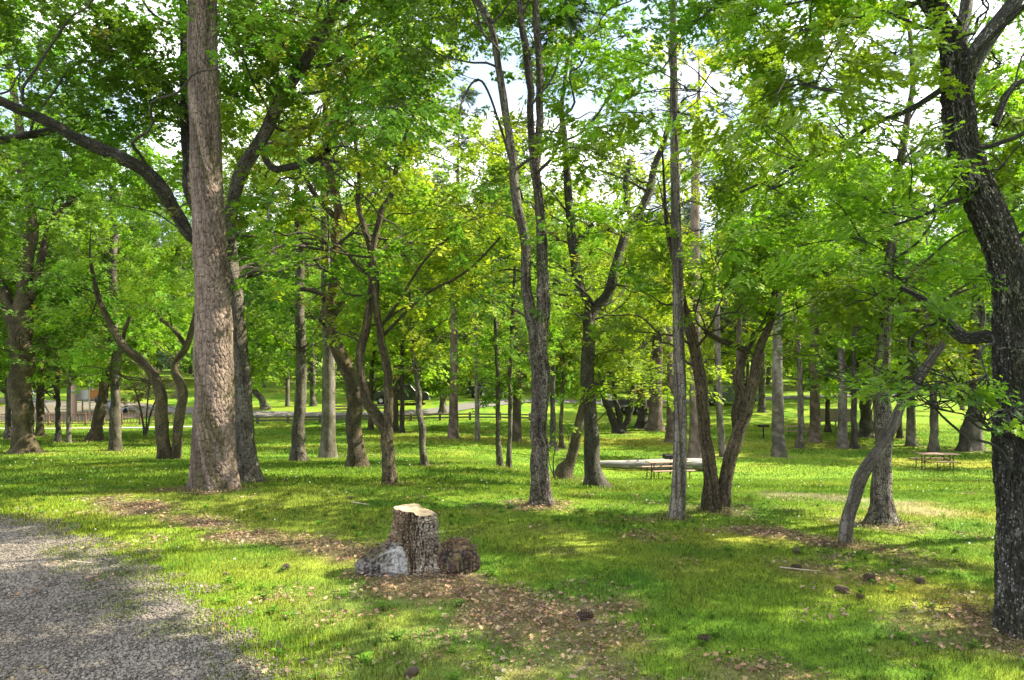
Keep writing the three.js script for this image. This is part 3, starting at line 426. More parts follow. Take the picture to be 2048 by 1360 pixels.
oak({ label: 'oak with two crossing crooked stems rising from one foot, right of the slender pine', bark: 'moss', tone: 'oak', slim: 0.8, top: 5.6, relief: 0.02, crown: { n: 30, y0: 2.9, y1: 5.6, R: 2.6, cr: 0.6, k: 36 },
  stems: [[[1423, 1023, 16], [1422, 950, 15], [1416, 900, 15], [1410, 850, 14], [1408, 790, 14], [1400, 740, 13.5], [1390, 700, 12.5], [1381, 660, 12], [1372, 630, 10]], [[1449, 1012, 15], [1454, 950, 16], [1470, 890, 17], [1490, 840, 15], [1501, 800, 13.5], [1511, 760, 12.5], [1516, 720, 12], [1522, 690, 10.5], [1540, 650, 8]], [[1476, 865, 12], [1475, 825, 13], [1482, 790, 12.5], [1475, 755, 12], [1487, 720, 9], [1496, 698, 9], [1512, 668, 7]], [[1492, 702, 8], [1470, 690, 8], [1440, 680, 7], [1412, 664, 6]]], dd: [0, 0, 0.2, -0.4], grow: [5.4, 5.6, 0, 0],
  blobs: [[1440, 540, 0.9, -0.6, 110], [1520, 560, 0.8, -0.6, 100], [1600, 600, 0.8, -0.3, 90], [1470, 470, 0.8, 0, 90], [1560, 470, 0.8, 0, 90], [1400, 600, 0.6, -0.4, 60], [1640, 520, 0.7, 0.5, 70], [1600, 680, 0.6, 0.5, 60]] });
oak({ label: 'bent grey trunk leaning right across the upright oak, its top broken', bark: 'greypine', slim: 0.76, tone: 'oak', flare: 0.1, stems: [[[1690, 1088, 17], [1695, 1040, 16], [1706, 1000, 16], [1716, 965, 17], [1741, 922, 16], [1766, 888, 15], [1786, 848, 15], [1800, 815, 12], [1830, 765, 12], [1856, 720, 11], [1884, 686, 9]]], blobs: [[1850, 690, 0.35, 0.4, 16], [1720, 760, 0.45, 0.6, 24]] });
oak({ label: 'upright oak with a flared foot behind the bent leaning trunk', top: 9, tone: 'oak', crown: { n: 26, y0: 3.3, y1: 9, R: 3, cr: 0.7, k: 32 }, stems: [[[1764, 1048, 27], [1766, 1010, 19.5], [1768, 930, 18], [1768, 850, 18], [1765, 780, 18], [1768, 720, 17], [1771, 680, 15], [1776, 620, 13], [1782, 520, 11]]],
  blobs: [[1680, 640, 0.7, 0.4, 70], [1720, 560, 0.8, 0.2, 80], [1850, 560, 0.7, 0.4, 60], [1830, 740, 0.5, 0.4, 40], [1690, 735, 0.6, 0.9, 50], [1620, 745, 0.6, 1.2, 50], [1560, 720, 0.5, 1.2, 40], [1800, 680, 0.6, 0.4, 46], [1740, 690, 0.6, 0.8, 46]] });
oak({ label: 'large dark foreground oak at the right edge with white lichen flecks', bark: 'fleck', tone: 'oak', slim: 0.8, relief: 0.035, top: 11, flare: 0.12, leaf: 0.85, crown: { n: 36, y0: 4.2, y1: 11, R: 4.4, cr: 0.75, k: 34 },
  stems: [[[2042, 1262, 68], [2046, 1150, 61], [2046, 1000, 55], [2042, 900, 53], [2032, 800, 55], [2032, 700, 51], [2022, 600, 43], [2004, 500, 40], [1968, 400, 40], [1935, 300, 37], [1921, 200, 35], [1918, 130, 36], [1890, 60, 22], [1852, -10, 20], [1800, -120, 17]], [[1932, 150, 26], [1966, 90, 24], [1996, 45, 22], [2034, -10, 20], [2080, -120, 16]], [[1920, 130, 18], [1925, 50, 15], [1936, -60, 13]], [[2010, 690, 18], [1968, 673, 17], [1936, 679, 17], [1905, 656, 16], [1886, 628, 12], [1850, 600, 9], [1800, 575, 6]], [[1890, 175, 8], [1821, 219, 7], [1755, 244, 6.5], [1697, 281, 6], [1606, 323, 5], [1552, 352, 4], [1480, 385, 2.5]], [[1950, 396, 7], [1900, 404, 5.5], [1860, 425, 4.5], [1790, 450, 3]], [[1990, 250, 9], [2030, 170, 7], [2100, 150, 6]]], dd: [0, 0, 0.6, 0.5, 0.9, -0.3, 0], grow: [10, 10, 9, 0, 0, 0, 0],
  blobs: [[1690, 15, 0.7, 1.2, 70], [1740, -60, 0.7, 1, 60], [1610, -40, 0.7, 1.4, 70], [2030, 250, 0.5, 0.7, 44], [2040, 420, 0.45, 0.7, 40], [1985, 140, 0.4, 0.6, 36], [1460, 40, 0.7, 1.6, 70], [1800, 785, 0.22, -0.25, 26], [1880, 745, 0.22, -0.2, 26], [1850, 805, 0.14, -0.3, 14], [1955, 830, 0.12, -0.55, 10], [1765, 760, 0.18, -0.1, 18], [1980, 770, 0.16, -0.7, 14], [1620, 330, 0.55, 0.7, 60], [1540, 380, 0.5, 0.8, 50], [1700, 290, 0.5, 0.5, 50], [1760, 420, 0.5, -0.2, 55], [1700, 480, 0.5, 0, 50], [1800, 330, 0.45, 0.3, 40], [1800, 560, 0.5, 0.4, 55], [1740, 600, 0.45, 0.6, 45], [1780, 120, 0.5, 0.4, 50], [1680, 150, 0.55, 0.6, 55], [2010, 330, 0.4, -0.3, 30], [1600, 60, 0.55, 0.8, 50], [1830, 760, 0.2, -0.25, 16, 1], [1890, 790, 0.22, -0.3, 18, 1], [1790, 790, 0.2, -0.2, 14, 1], [1950, 835, 0.16, -0.6, 14, 1], [2010, 825, 0.16, -0.85, 16, 1], [2030, 680, 0.18, -0.8, 10, 1], [1860, 815, 0.15, -0.25, 14, 1]] });
pineT({ label: 'reddish pine behind the crossing stem oak', bark: 'redpine', top: 22, wob: 0.08, crown: { n: 20, y0: 11, y1: 22, R: 3, k: 24 }, stems: [[[1392, 916, 19], [1392, 860, 15], [1391, 760, 13.5], [1390, 600, 12], [1391, 330, 10]]] });
pineT({ label: 'pale grey pine column in the sun in the middle of the right lawn', top: 22, wob: 0.08, crown: { n: 20, y0: 10, y1: 22, R: 3, k: 26 }, stems: [[[1558, 913, 17], [1556, 860, 14.5], [1555, 780, 12.5], [1555, 700, 11.5], [1554, 540, 10]]] });
pineT({ label: 'thin grey pine trunk seen between the two crossing stems', top: 15, wob: 0.1, crown: { n: 14, y0: 8, y1: 15, R: 2, k: 20 }, stems: [[[1447, 914, 9], [1440, 840, 8], [1437, 760, 7.5], [1434, 620, 6.5]]] });
oak({ label: 'slim grey trunk beside the far picnic table', top: 10, crown: { n: 18, y0: 4.5, y1: 10, R: 3, k: 24 }, stems: [[[1599, 896, 9], [1602, 850, 7], [1600, 780, 6.5], [1598, 700, 5]]] });
pineT({ label: 'broad dark pine trunk right of the far picnic table', bark: 'redpine', top: 20, wob: 0.08, crown: { n: 18, y0: 9, y1: 20, R: 3.2, k: 24 }, stems: [[[1630, 884, 15], [1630, 840, 12], [1629, 760, 11], [1628, 600, 10]]] });
const more = [
  ['pine', 1685, 896, 12, 780, 10, 'dark pine pole right of the low wooden wall'], ['oak', 1708, 897, 8, 790, 6, 'thin dark trunk touching the dark pine pole'], ['oak', 1655, 864, 6, 780, 5, 'thin far trunk before the low wooden wall'],
  ['oak', 1733, 873, 19, 838, 14, 'squat dark oak with a wide foot left of the upright oak'], ['pine', 1822, 892, 11, 780, 9, 'narrow pine behind and right of the upright oak'], ['oak', 1800, 876, 6, 790, 5, 'thin trunk between the upright oak and the narrow pine'],
  ['oak', 1868, 906, 11, 820, 8, 'grey oak trunk rising behind the right picnic table'], ['oak', 1926, 902, 12, 800, 9, 'leaning grey trunk right of the right picnic table', 22], ['pine', 1950, 900, 15, 690, 13, 'thick pine trunk left of the foreground oak'],
  ['pine', 1341, 884, 11, 760, 8, 'short dark pine just left of the slender pine'], ['oak', 1106, 901, 8, 820, 6, 'thin trunk just right of the tall double oak'], ['oak', 1123, 896, 6, 830, 4, 'thinnest pale stem before the leaning brown trunk'],
  ['oak', 886, 828, 8, 760, 7, 'dark far trunk behind the rail fence middle'], ['oak', 804, 866, 6, 790, 5, 'thin trunk right of the forked oak'], ['oak', 790, 862, 8, 770, 6, 'dark trunk touching the forked oak'],
  ['oak', 530, 818, 9, 770, 6, 'far leaning trunk on the slope behind the fence', -28], ['pine', 575, 812, 5, 740, 5, 'far thin pine on the slope behind the fence'], ['oak', 742, 860, 6, 790, 5, 'thin trunk between mossy and forked oaks'],
  ['pine', 137, 886, 5, 720, 4, 'very thin conifer stem near the left edge oak'], ['oak', 115, 884, 6, 800, 5, 'thin dark trunk before the railing at the left'], ['oak', 80, 872, 8, 790, 8, 'dark trunk just right of the left edge oak'], ['oak', 16, 878, 7, 790, 6, 'thin trunk left of the left edge oak'],
  ['oak', 1285, 856, 12, 800, 11, 'thick dark trunk beside the parked trailer'], ['pine', 1311, 860, 19, 795, 15, 'broad dark trunk with spreading foot by the trailer'], ['oak', 625, 812, 6, 740, 6, 'far trunk behind the pale grey pine'],
  ['pine', 1478, 838, 9, 780, 8, 'far dark pine behind the crossing stem oak right side'], ['pine', 1524, 824, 9, 770, 7, 'far pine left of the pale grey column'], ['oak', 1770, 850, 6, 780, 5, 'hidden far trunk behind the upright oak'],
];
more.forEach(([kind, x, y, w, y1, w1, label, lean = 0], i) => {
  const far = y < 850, o = { label, seed: 4000 + i * 37, stems: [[[x, y, w * 1.15], [x + lean * 0.15, lerp(y, y1, 0.3), lerp(w, w1, 0.5)], [x + lean, y1, w1], [x + lean * 1.3 + (i % 3 - 1) * 4, y1 - 110, w1 * 0.8]]] };
  if (kind === 'pine') pineT({ ...o, bark: i % 2 ? 'redpine' : 'greypine', top: far ? 20 : 18, wob: 0.1, crown: { n: 16, y0: 8, y1: far ? 20 : 18, R: 2.8, k: 22 } });
  else oak({ ...o, blobs: y > 845 && x > 60 ? [[x - 70, 690 + (i * 37) % 70, 1.5, 2, 44], [x + 60, 700 + (i * 53) % 66, 1.5, 3, 44], [x + 10, 650 + (i * 29) % 60, 1.6, 1, 44], [x - 20, 590 + (i * 41) % 50, 1.7, 2, 44]] : undefined, bark: ['grey', 'dark', 'moss'][i % 3], tone: ['oak', 'deep', 'yellow', 'oak'][(i * 7) % 4], top: 13 + i % 5, crown: { n: 44, y0: 3.4, y1: 14.5 + i % 5, R: 4.8 + (i % 3) * 0.6, cr: 1.15, k: 28 } });
});
oak({ label: 'dark oak with three stems fanning from one foot left of the trailer', bark: 'dark', top: 9, crown: { n: 20, y0: 5, y1: 9, R: 3.4, k: 24 }, stems: [[[1238, 866, 13], [1226, 840, 8], [1208, 795, 7], [1200, 750, 6]], [[1238, 864, 8], [1240, 838, 7], [1230, 800, 6], [1228, 760, 5]], [[1243, 866, 9], [1256, 838, 7], [1264, 795, 7], [1270, 750, 6]]], grow: [9, 8, 9] });
// trees beyond the lawn that close the view, and a few beside the frame that shade it
{
  const r = rng(77); let n = 0; const row = [];
  for (let i = 0; i < 40; i++) row.push([-80 + i * 56 + (r() - 0.5) * 36, 68 + r() * 42, r()]);
  const words = ['first', 'second', 'third', 'fourth', 'fifth', 'sixth', 'seventh', 'eighth', 'ninth', 'tenth', 'eleventh', 'twelfth', 'thirteenth', 'fourteenth', 'fifteenth', 'sixteenth', 'seventeenth', 'eighteenth', 'nineteenth', 'twentieth'];
  row.sort((a, b) => a[0] - b[0]); let no = 0, np = 0;
  for (const [x, d, q] of row) {
    if (x > 1180 && x < 1340 && d < 72) continue; if (x > 900 && x < 1060 && d < 84) continue;
    const isP = q < 0.35, p = stand(x, d), y = HY + (EYE - p.y) / d * F, w = (isP ? 0.24 : 0.2) * F / d, h = isP ? 22 + 6 * r() : 15 + 6 * r(), lean = (r() - 0.5) * 16, idx = isP ? np++ : no++;
    (isP ? pineT : oak)({ d, vis: 0, seed: 9000 + n * 31, group: isP ? 'far pines beyond the lawn' : 'far oaks beyond the lawn', label: isP ? `${words[idx] ?? 'last'} from left of the dark far pines beyond the lawn` : `${words[idx] ?? 'last'} from left of the leafy far oaks beyond the lawn`,
      bark: isP ? ['redpine', 'greypine'][n % 2] : ['grey', 'dark', 'moss'][n % 3], tone: ['oak', 'deep', 'yellow', 'blue'][n % 4], top: h, wob: isP ? 0.1 : 0.5, stems: [[[x, y, w], [x + lean * 0.4, y - 2.5 * F / d, w * 0.8], [x + lean, y - 5 * F / d, w * 0.65]]],
      crown: { n: isP ? 36 : 60, y0: isP ? 3.5 : 1.6, y1: h, R: isP ? 3.4 : 6, cr: 1.4, k: 26, gap: 1.2 } }); n++;
  }
  const side = [[2500, 11, 'oak'], [2750, 16, 'oak'], [2400, 21, 'pine'], [2300, 30, 'oak'], [-350, 15, 'oak'], [-260, 24, 'oak'], [-120, 34, 'oak'], [2180, 17, 'oak'], [2190, 42, 'oak'], [3100, 9, 'oak']];
  side.forEach(([x, d, kind], i) => { const p = stand(x, d), y = HY + (EYE - p.y) / d * F, w = 0.2 * F / d; (kind === 'pine' ? pineT : oak)({ d, vis: 0, seed: 12000 + i * 19, group: 'trees beside the view', label: `${['second nearest', 'third nearest', 'needle leaved', 'far', 'near', 'middle', 'far', 'leafy', 'farthest', 'nearest'][i]} park tree beyond the ${x > 0 ? 'right' : 'left'} edge, only outer leaves showing`, tone: ['oak', 'deep'][i % 2], top: 11, stems: [[[x, y, w], [x + 5, y - 2.5 * F / d, w * 0.8], [x - 8, y - 4.5 * F / d, w * 0.65]]], crown: { n: 30, y0: 4, y1: 11, R: 4.2, cr: 1, k: 26 } }); });
}
for (const t of TREES) if (t.depth < 60) FEET.push([t.base.x, t.base.z, t.lines[0].rad[0] * 1.25, t.lines.length > 1 && t.stems[1][0][1] > 900 ? 0.3 : 0]);
{
  const P = [], U = [], K = [], I = [], nx = XS.length, nz = ZS.length;
  for (let j = 0; j < nz; j++) for (let i = 0; i < nx; i++) { const x = XS[i], z = ZS[j]; P.push(x, HH[j][i], z); U.push(x, z); K.push(...mul3(lawnColor(x, z), 1)); }
  for (let j = 0; j < nz - 1; j++) for (let i = 0; i < nx - 1; i++) { const a = j * nx + i, b = a + 1, c = a + nx, e = c + 1; I.push(a, b, c, b, e, c); }
  const g = new THREE.BufferGeometry(); g.setAttribute('position', new THREE.Float32BufferAttribute(P, 3)); g.setAttribute('uv', new THREE.Float32BufferAttribute(U, 2)); g.setAttribute('color', new THREE.Float32BufferAttribute(K, 3)); g.setIndex(I); g.computeVertexNormals();
  tag(solo('lawn', g, new THREE.MeshPhysicalMaterial({ vertexColors: true, map: grain, bumpMap: grainBump, bumpScale: 0.03, roughness: 1, specularIntensity: 0.2 })), 'mown park lawn sloping down from the road bank with dry and leaf covered patches', null, null, 'structure');
}

TREES.forEach(grow);

// ------------------------------------------------------------------ the woods far behind, seen only as a mass
{
  const mats = new THREE.MeshPhysicalMaterial({ vertexColors: true, roughness: 0.95, transmission: 0.3, thickness: 0, side: THREE.DoubleSide });
  const protos = [0, 1].map((k) => {
    const r = rng(500 + k), P = [], K = [], v = V(), e = new THREE.Euler(), q = new THREE.Quaternion();
    const put = (list, c) => { for (let i = 0; i < list.length; i += 3) { P.push(list[i], list[i + 1], list[i + 2]); K.push(...c); } };
    const tg = tube([V(0, -0.3, 0), V(0.2, 5, 0), V(0, 11, 0.3)], [0.28, 0.2, 0.06], { m: 5, n: 6 }).toNonIndexed(); put([...tg.attributes.position.array], [0.11, 0.09, 0.075]);
    for (let i = 0; i < 900; i++) { const t = r(), R = (k ? 2.8 * (1 - 0.7 * t) : 4.3 * Math.sqrt(Math.max(0.03, 1 - Math.pow(2 * t - 0.8, 2) * 0.7))) * Math.sqrt(r()), a = r() * 6.28, y = lerp(2, k ? 17 : 12, t), s = leafTris(0, 0.5 + 0.4 * r(), r), c = 0.6 + 0.7 * vnoise(R + y * 0.8, a * 1.6); e.set((r() - 0.5) * 2, r() * 6.28, (r() - 0.5) * 1.4, 'YXZ'); q.setFromEuler(e); const o = []; for (let j = 0; j < s.length; j += 3) { v.set(s[j], s[j + 1], s[j + 2]).applyQuaternion(q); o.push(v.x + Math.cos(a) * R, v.y + y, v.z + Math.sin(a) * R); } put(o, k ? [0.04 * c, 0.085 * c, 0.02 * c] : [0.07 * c, 0.15 * c, 0.012 * c]); }
    return tris(P, K);
  });
  protos.forEach((g, k) => { const r = rng(520 + k), list = []; for (let i = 0; i < 150; i++) { const d = 98 + 80 * r(), p = stand(lerp(-500, 2600, (i * 7 % 150 + r()) / 150), d), s = 0.9 + 0.5 * r(); list.push([new THREE.Matrix4().compose(p, new THREE.Quaternion().setFromAxisAngle(V(0, 1, 0), r() * 6.28), V(s, s * (1.1 + 0.4 * r()), s)), null]); } tag(copies(k ? 'distant_pine_woods' : 'distant_woods', g, mats, list, scene), k ? 'dark distant pine wood on the rise beyond the road' : 'distant leafy wood on the rise beyond the road'); });
}

// ------------------------------------------------------------------ the stump and its two boulders
const S0 = foot(834, 1138);
{
  const g = thing('tree_stump', S0); tag(g, 'sawn tree stump with deeply furrowed bark in the leaf litter, foreground centre', 'tree stump');
  const n = 360, m = 150, P = [], U = [], K = [], I = [], topAt = (x, z) => 0.635 - 0.09 * (x + 0.06) + 0.035 * smoothstep(x, 0.03, -0.02) + 0.022 * (fbm(x * 16 + 3, z * 16, 3) - 0.5) + 0.02 * smoothstep(Math.hypot(x, z), 0.15, 0.24) * (fbm(x * 30 + 7, z * 30 + 2, 2) - 0.6);
  const rad = (th, h) => { const c = Math.cos(th), left = Math.max(0, Math.cos(th - Math.PI)), right = Math.max(0, Math.cos(th - 0.1)), f = Math.exp(-h / 0.13); return 0.222 + 0.02 * (1 - h / 0.65) + f * (0.05 + 0.28 * Math.pow(left, 3) + 0.08 * Math.pow(right, 4) + 0.05 * Math.sin(5 * th + 1)) + 0.09 * Math.pow(left, 4) * Math.exp(-Math.pow((h - 0.22) / 0.16, 2)) + 0.014 * Math.sin(3 * th) + 0.01 * c; };
  for (let j = 0; j <= m; j++) for (let i = 0; i <= n; i++) {
    const th = i / n * 2 * Math.PI, cx = -0.03 * (j / m), cz = 0, r1 = rad(th, 0.62), H = topAt(cx + Math.cos(th) * r1, Math.sin(th) * r1), y = -0.08 + (H + 0.08) * j / m, r0 = rad(th, Math.max(0, y));
    const b = look(oakH, i / n * 2, y * 0.9 + 0.1), edge = smoothstep(m - j, 0, 3), rr = r0 + (b - 0.6) * 0.055 * edge, x = cx + Math.cos(th) * rr, z = cz + Math.sin(th) * rr;
    P.push(x, y, z); U.push(i / n * 1.6, y * 0.9 + 0.1); const moss = 0.75 * smoothstep(Math.cos(th - 2.5) + 1.1 * fbm(x * 6 + 4, y * 6, 3), 0.75, 1.25), w = mix3([1.75, 1.7, 1.6], [0.9, 0.68, 0.42], moss); K.push(...w);
  }
  for (let j = 0; j < m; j++) for (let i = 0; i < n; i++) { const a = j * (n + 1) + i, b = a + n + 1; I.push(a, b, a + 1, a + 1, b, b + 1); }
  const bg = new THREE.BufferGeometry(); bg.setAttribute('position', new THREE.Float32BufferAttribute(P, 3)); bg.setAttribute('uv', new THREE.Float32BufferAttribute(U, 2)); bg.setAttribute('color', new THREE.Float32BufferAttribute(K, 3)); bg.setIndex(I); bg.computeVertexNormals();
  part('bark', bg, std({ map: greyOakMap, vertexColors: true, bumpMap: oakBump, bumpScale: 0.006 }), g);
  const TP = [], TU = [], TI = [], Q = 40; for (let k = 0; k <= Q; k++) for (let i = 0; i <= n; i++) { const b = m * (n + 1) + i, t = k / Q, x = lerp(-0.03, P[b * 3], t), z = lerp(0, P[b * 3 + 2], t); TP.push(x, k === Q ? P[b * 3 + 1] : topAt(x, z), z); TU.push(x / 0.6 + 0.5, z / 0.6 + 0.5); }
  for (let k = 0; k < Q; k++) for (let i = 0; i < n; i++) { const a = k * (n + 1) + i, b = a + n + 1; TI.push(a, a + 1, b, a + 1, b + 1, b); }
  const tg = new THREE.BufferGeometry(); tg.setAttribute('position', new THREE.Float32BufferAttribute(TP, 3)); tg.setAttribute('uv', new THREE.Float32BufferAttribute(TU, 2)); tg.setIndex(TI); tg.computeVertexNormals();
  const rings = tex(512, 512, (u, v) => { const x = u - 0.46, y = v - 0.5, a = Math.atan2(y, x), r = Math.hypot(x, y) * (1 + 0.05 * Math.sin(3 * a) + 0.06 * (fbm(u * 5, v * 5, 3) - 0.5)), k = 0.5 + 0.5 * Math.sin(r * 210 + 5 * fbm(u * 9, v * 9, 3)), crack = smoothstep(Math.abs(Math.sin(a * 4.5 + 3 * r)), 0.0, 0.03 + 0.02 * (1 - r)); return mul3(mix3([0.25, 0.18, 0.115], [0.43, 0.34, 0.23], 0.5 * k + 0.5 * fbm(u * 14, v * 14, 3)), (0.5 + 0.5 * crack) * lerp(1, 0.5, smoothstep(r, 0.34, 0.4))); }, true);
  part('cut_face', tg, std({ map: rings, roughness: 0.85 }), g);
}
function boulder(p, size, turn, seed, colorAt, label) {
  const g = mergeVertices(new THREE.IcosahedronGeometry(1, 60).deleteAttribute('normal').deleteAttribute('uv')), a = g.attributes.position, K = [], U = [], v = V(), n3 = (p, k, o) => (fbm(p.x * k + seed, p.y * k + 31, o) + fbm(p.y * k + seed + 5, p.z * k + 17, o) + fbm(p.z * k + seed + 9, p.x * k + 3, o)) / 3;
  for (let i = 0; i < a.count; i++) {
    v.fromBufferAttribute(a, i); const n = n3(v, 1.2, 2), f = n3(v, 4, 3), t = n3(v, 13, 3), q = n3(v, 30, 2); v.multiplyScalar(0.5 + 0.95 * n + 0.5 * (f - 0.5) + 0.16 * (t - 0.5) + 0.08 * (q - 0.5));
    const X = v.x, Y = v.y, Z = v.z; if (seed === 3) v.y *= lerp(0.6, 1.1, smoothstep(X, -0.8, 0.35)); v.set(v.x * size[0], v.y * size[1], v.z * size[2]); a.setXYZ(i, v.x, v.y, v.z); K.push(...colorAt(X, Y, Z, f, t, q)); U.push(v.x, v.z);
  }
  g.setAttribute('color', new THREE.Float32BufferAttribute(K, 3)); g.setAttribute('uv', new THREE.Float32BufferAttribute(U, 2)); g.computeVertexNormals();
  const o = solo('boulder', g, std({ vertexColors: true, roughness: 0.95 })); o.position.copy(p); o.rotation.y = turn; tag(o, label, 'boulder'); return o;
}
const R1 = foot(770, 1140), R2 = foot(914, 1138);
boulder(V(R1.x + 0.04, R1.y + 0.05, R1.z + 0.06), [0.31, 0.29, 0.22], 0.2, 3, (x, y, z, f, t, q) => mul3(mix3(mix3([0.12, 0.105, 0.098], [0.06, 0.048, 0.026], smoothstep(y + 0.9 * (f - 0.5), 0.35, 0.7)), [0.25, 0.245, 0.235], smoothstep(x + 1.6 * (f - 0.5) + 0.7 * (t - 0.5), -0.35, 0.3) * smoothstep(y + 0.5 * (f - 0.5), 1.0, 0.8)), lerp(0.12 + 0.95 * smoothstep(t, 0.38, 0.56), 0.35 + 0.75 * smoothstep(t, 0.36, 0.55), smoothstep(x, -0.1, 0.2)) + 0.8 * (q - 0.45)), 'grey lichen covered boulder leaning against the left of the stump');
const ROCK2 = boulder(V(R2.x, R2.y + 0.07, R2.z - 0.02), [0.27, 0.26, 0.26], 0.6, 8, (x, y, z, f, t, q) => mul3(mix3(mix3([0.026, 0.018, 0.014], [0.085, 0.05, 0.035], smoothstep(f, 0.4, 0.6)), [0.07, 0.065, 0.02], 0.7 * smoothstep(t, 0.5, 0.6)), 0.1 + 1.1 * smoothstep(t, 0.36, 0.6) + 1.2 * (q - 0.35)), 'rusty brown mossy boulder against the right of the stump');

// ------------------------------------------------------------------ picnic tables, grills, the fallen log
const woodMap = (a, b, s) => tex(256, 256, (u, v) => { const n = fbm(u * 3, v * 40, 4, 0, s), k = vnoise(u * 8, v * 160, 0, 0, s + 3); return mul3(mix3(a, b, n), 0.75 + 0.5 * k); }, true, 1, 1);
const plankMat = std({ map: woodMap([0.2, 0.115, 0.075], [0.33, 0.225, 0.155], 81), roughness: 0.8 }), railMat = std({ map: woodMap([0.08, 0.062, 0.05], [0.17, 0.14, 0.115], 84), roughness: 0.9 });
const pipeMat = std({ color: rgb(0.07, 0.035, 0.025), roughness: 0.55, metalness: 0.3 }), ironMat = std({ color: rgb(0.022, 0.02, 0.018), roughness: 0.7, metalness: 0.4 });
const box = (w, h, d, x, y, z, r = 0.008) => new RoundedBoxGeometry(w, h, d, 1, Math.min(r, h / 3, d / 3, w / 3)).translate(x, y, z);
const rod = (a, b, r, m = 8) => tube([a, b], [r, r], { n: 1, m, cap: true });
function picnicTable(p, turn, label, frontLen = 1.83) {
  const g = thing('picnic_table', p, turn); tag(g, label, 'picnic table', 'picnic tables on the lawn');
  for (let i = 0; i < 3; i++) part('tabletop_plank', box(1.83, 0.04, 0.235, 0, 0.755, (i - 1) * 0.243), plankMat, g);
  for (const s of [-1, 1]) { const L = s > 0 ? frontLen : 1.83; part('bench_plank', box(L, 0.04, 0.25, 0, 0.45, s * 0.72), plankMat, g); }
  for (const e of [-0.68, 0.68]) {
    for (const s of [-1, 1]) {
      part('leg', rod(V(e, -0.03, s * 0.15), V(e, 0.735, s * 0.15), 0.024), pipeMat, g);
      const be = s > 0 ? e * frontLen / 1.83 : e;
      part('bench_leg', rod(V(be, -0.03, s * 0.72), V(be, 0.43, s * 0.72), 0.022), pipeMat, g);
    }
    part('bench_arm', rod(V(e, 0.4, -0.8), V(e, 0.4, 0.8), 0.02), pipeMat, g); part('top_bar', rod(V(e, 0.715, -0.34), V(e, 0.715, 0.34), 0.02), pipeMat, g);
    part('brace', rod(V(e, 0.33, 0), V(e * 0.12, 0.725, 0), 0.018), pipeMat, g); part('cross_bar', rod(V(e, 0.33, -0.15), V(e, 0.33, 0.15), 0.018), pipeMat, g);
  }
}
picnicTable(stand(1336, 31.6), 0.36 - 0.2, 'nearest picnic table, partly behind the slender pine, before the pale log');
picnicTable(stand(1875, 36.6), 0.06 - 0.55 * 0.2, 'reddish picnic table alone on the right lawn', 1.0);
picnicTable(stand(1598, 53), -0.35, 'small looking far picnic table behind the slim grey trunk');
function grill(p, turn, low, label) {
  const g = thing('park_grill', p, turn); tag(g, label, 'grill', 'park grills on posts');
  const y = low ? 0.78 : 0.82, w = 0.62, h = low ? 0.2 : 0.13; part('post', rod(V(0, -0.05, 0), V(0, y, 0), 0.045), ironMat, g);
  part('firebox', mergeGeometries([box(w, 0.012, 0.45, 0, y, 0), box(w, h, 0.012, 0, y + h / 2, -0.225), box(0.012, h, 0.45, -w / 2, y + h / 2, 0.007), box(0.012, h, 0.45, w / 2, y + h / 2, 0.007), box(w, h * 0.85, 0.012, 0, y + h * 0.42, 0.225)]), ironMat, g);
  part('grate', mergeGeometries([...Array(9)].map((_, i) => rod(V(-w / 2 + 0.02, y + h * 0.8, -0.19 + i * 0.047), V(w / 2 - 0.02, y + h * 0.8, -0.19 + i * 0.047), 0.006, 5))), ironMat, g, 'stuff');
  part('handle', rod(V(-w / 2, y + h * 0.9, 0.05), V(-w / 2 - 0.26, y + h * 0.75, 0.05), 0.014), ironMat, g);
}
grill(stand(1341, 33.6), 0.1, true, 'black box grill on a post behind the nearest picnic table');
grill(stand(1527, 52), 0.3, false, 'far black pedestal grill left of the pale grey pine');
{
  const a = stand(1196, 36.4), b = stand(1420, 35.6), g = thing('fallen_log', a.clone().lerp(b, 0.5)), o = g.position; tag(g, 'pale barkless log lying on the lawn behind the nearest picnic table', 'log');
  const pts = [0, 0.15, 0.35, 0.6, 0.8, 1].map((t) => a.clone().lerp(b, t).setY(lerp(a.y, b.y, t) + 0.2 + 0.1 * t).sub(o)), map = tex(512, 256, (u, v) => { const n = fbm(u * 30, v * 3, 4, 0, 91), c = smoothstep(fbm(u * 12, v * 1.5, 3, 0, 95), 0.55, 0.7); return mul3(mix3([0.27, 0.25, 0.23], [0.11, 0.096, 0.084], c), 0.7 + 0.6 * n); }, true, 0.8, 1.5);
  part('trunk', tube(pts, [0.17, 0.2, 0.24, 0.27, 0.3, 0.31], { m: 24, n: 60, lump: 0.12, lumpF: 1.2, cap: true }), std({ map, bumpMap: oakBump, bumpScale: 0.006, roughness: 0.85 }), g);
  const gl = (name, p, q, w) => part(name, tube([p, p.clone().lerp(q, 0.5).add(V(0, 0.03, 0)), q], [w, w * 0.8, w * 0.5], { m: 8, n: 6, cap: true }), std({ map, roughness: 0.85 }), g);
  gl('branch_stub', pts[2].clone(), pts[2].clone().add(V(0.1, 0.36, 0.18)), 0.05); gl('branch_stub', pts[4].clone(), pts[4].clone().add(V(-0.05, 0.3, 0.34)), 0.06);
}

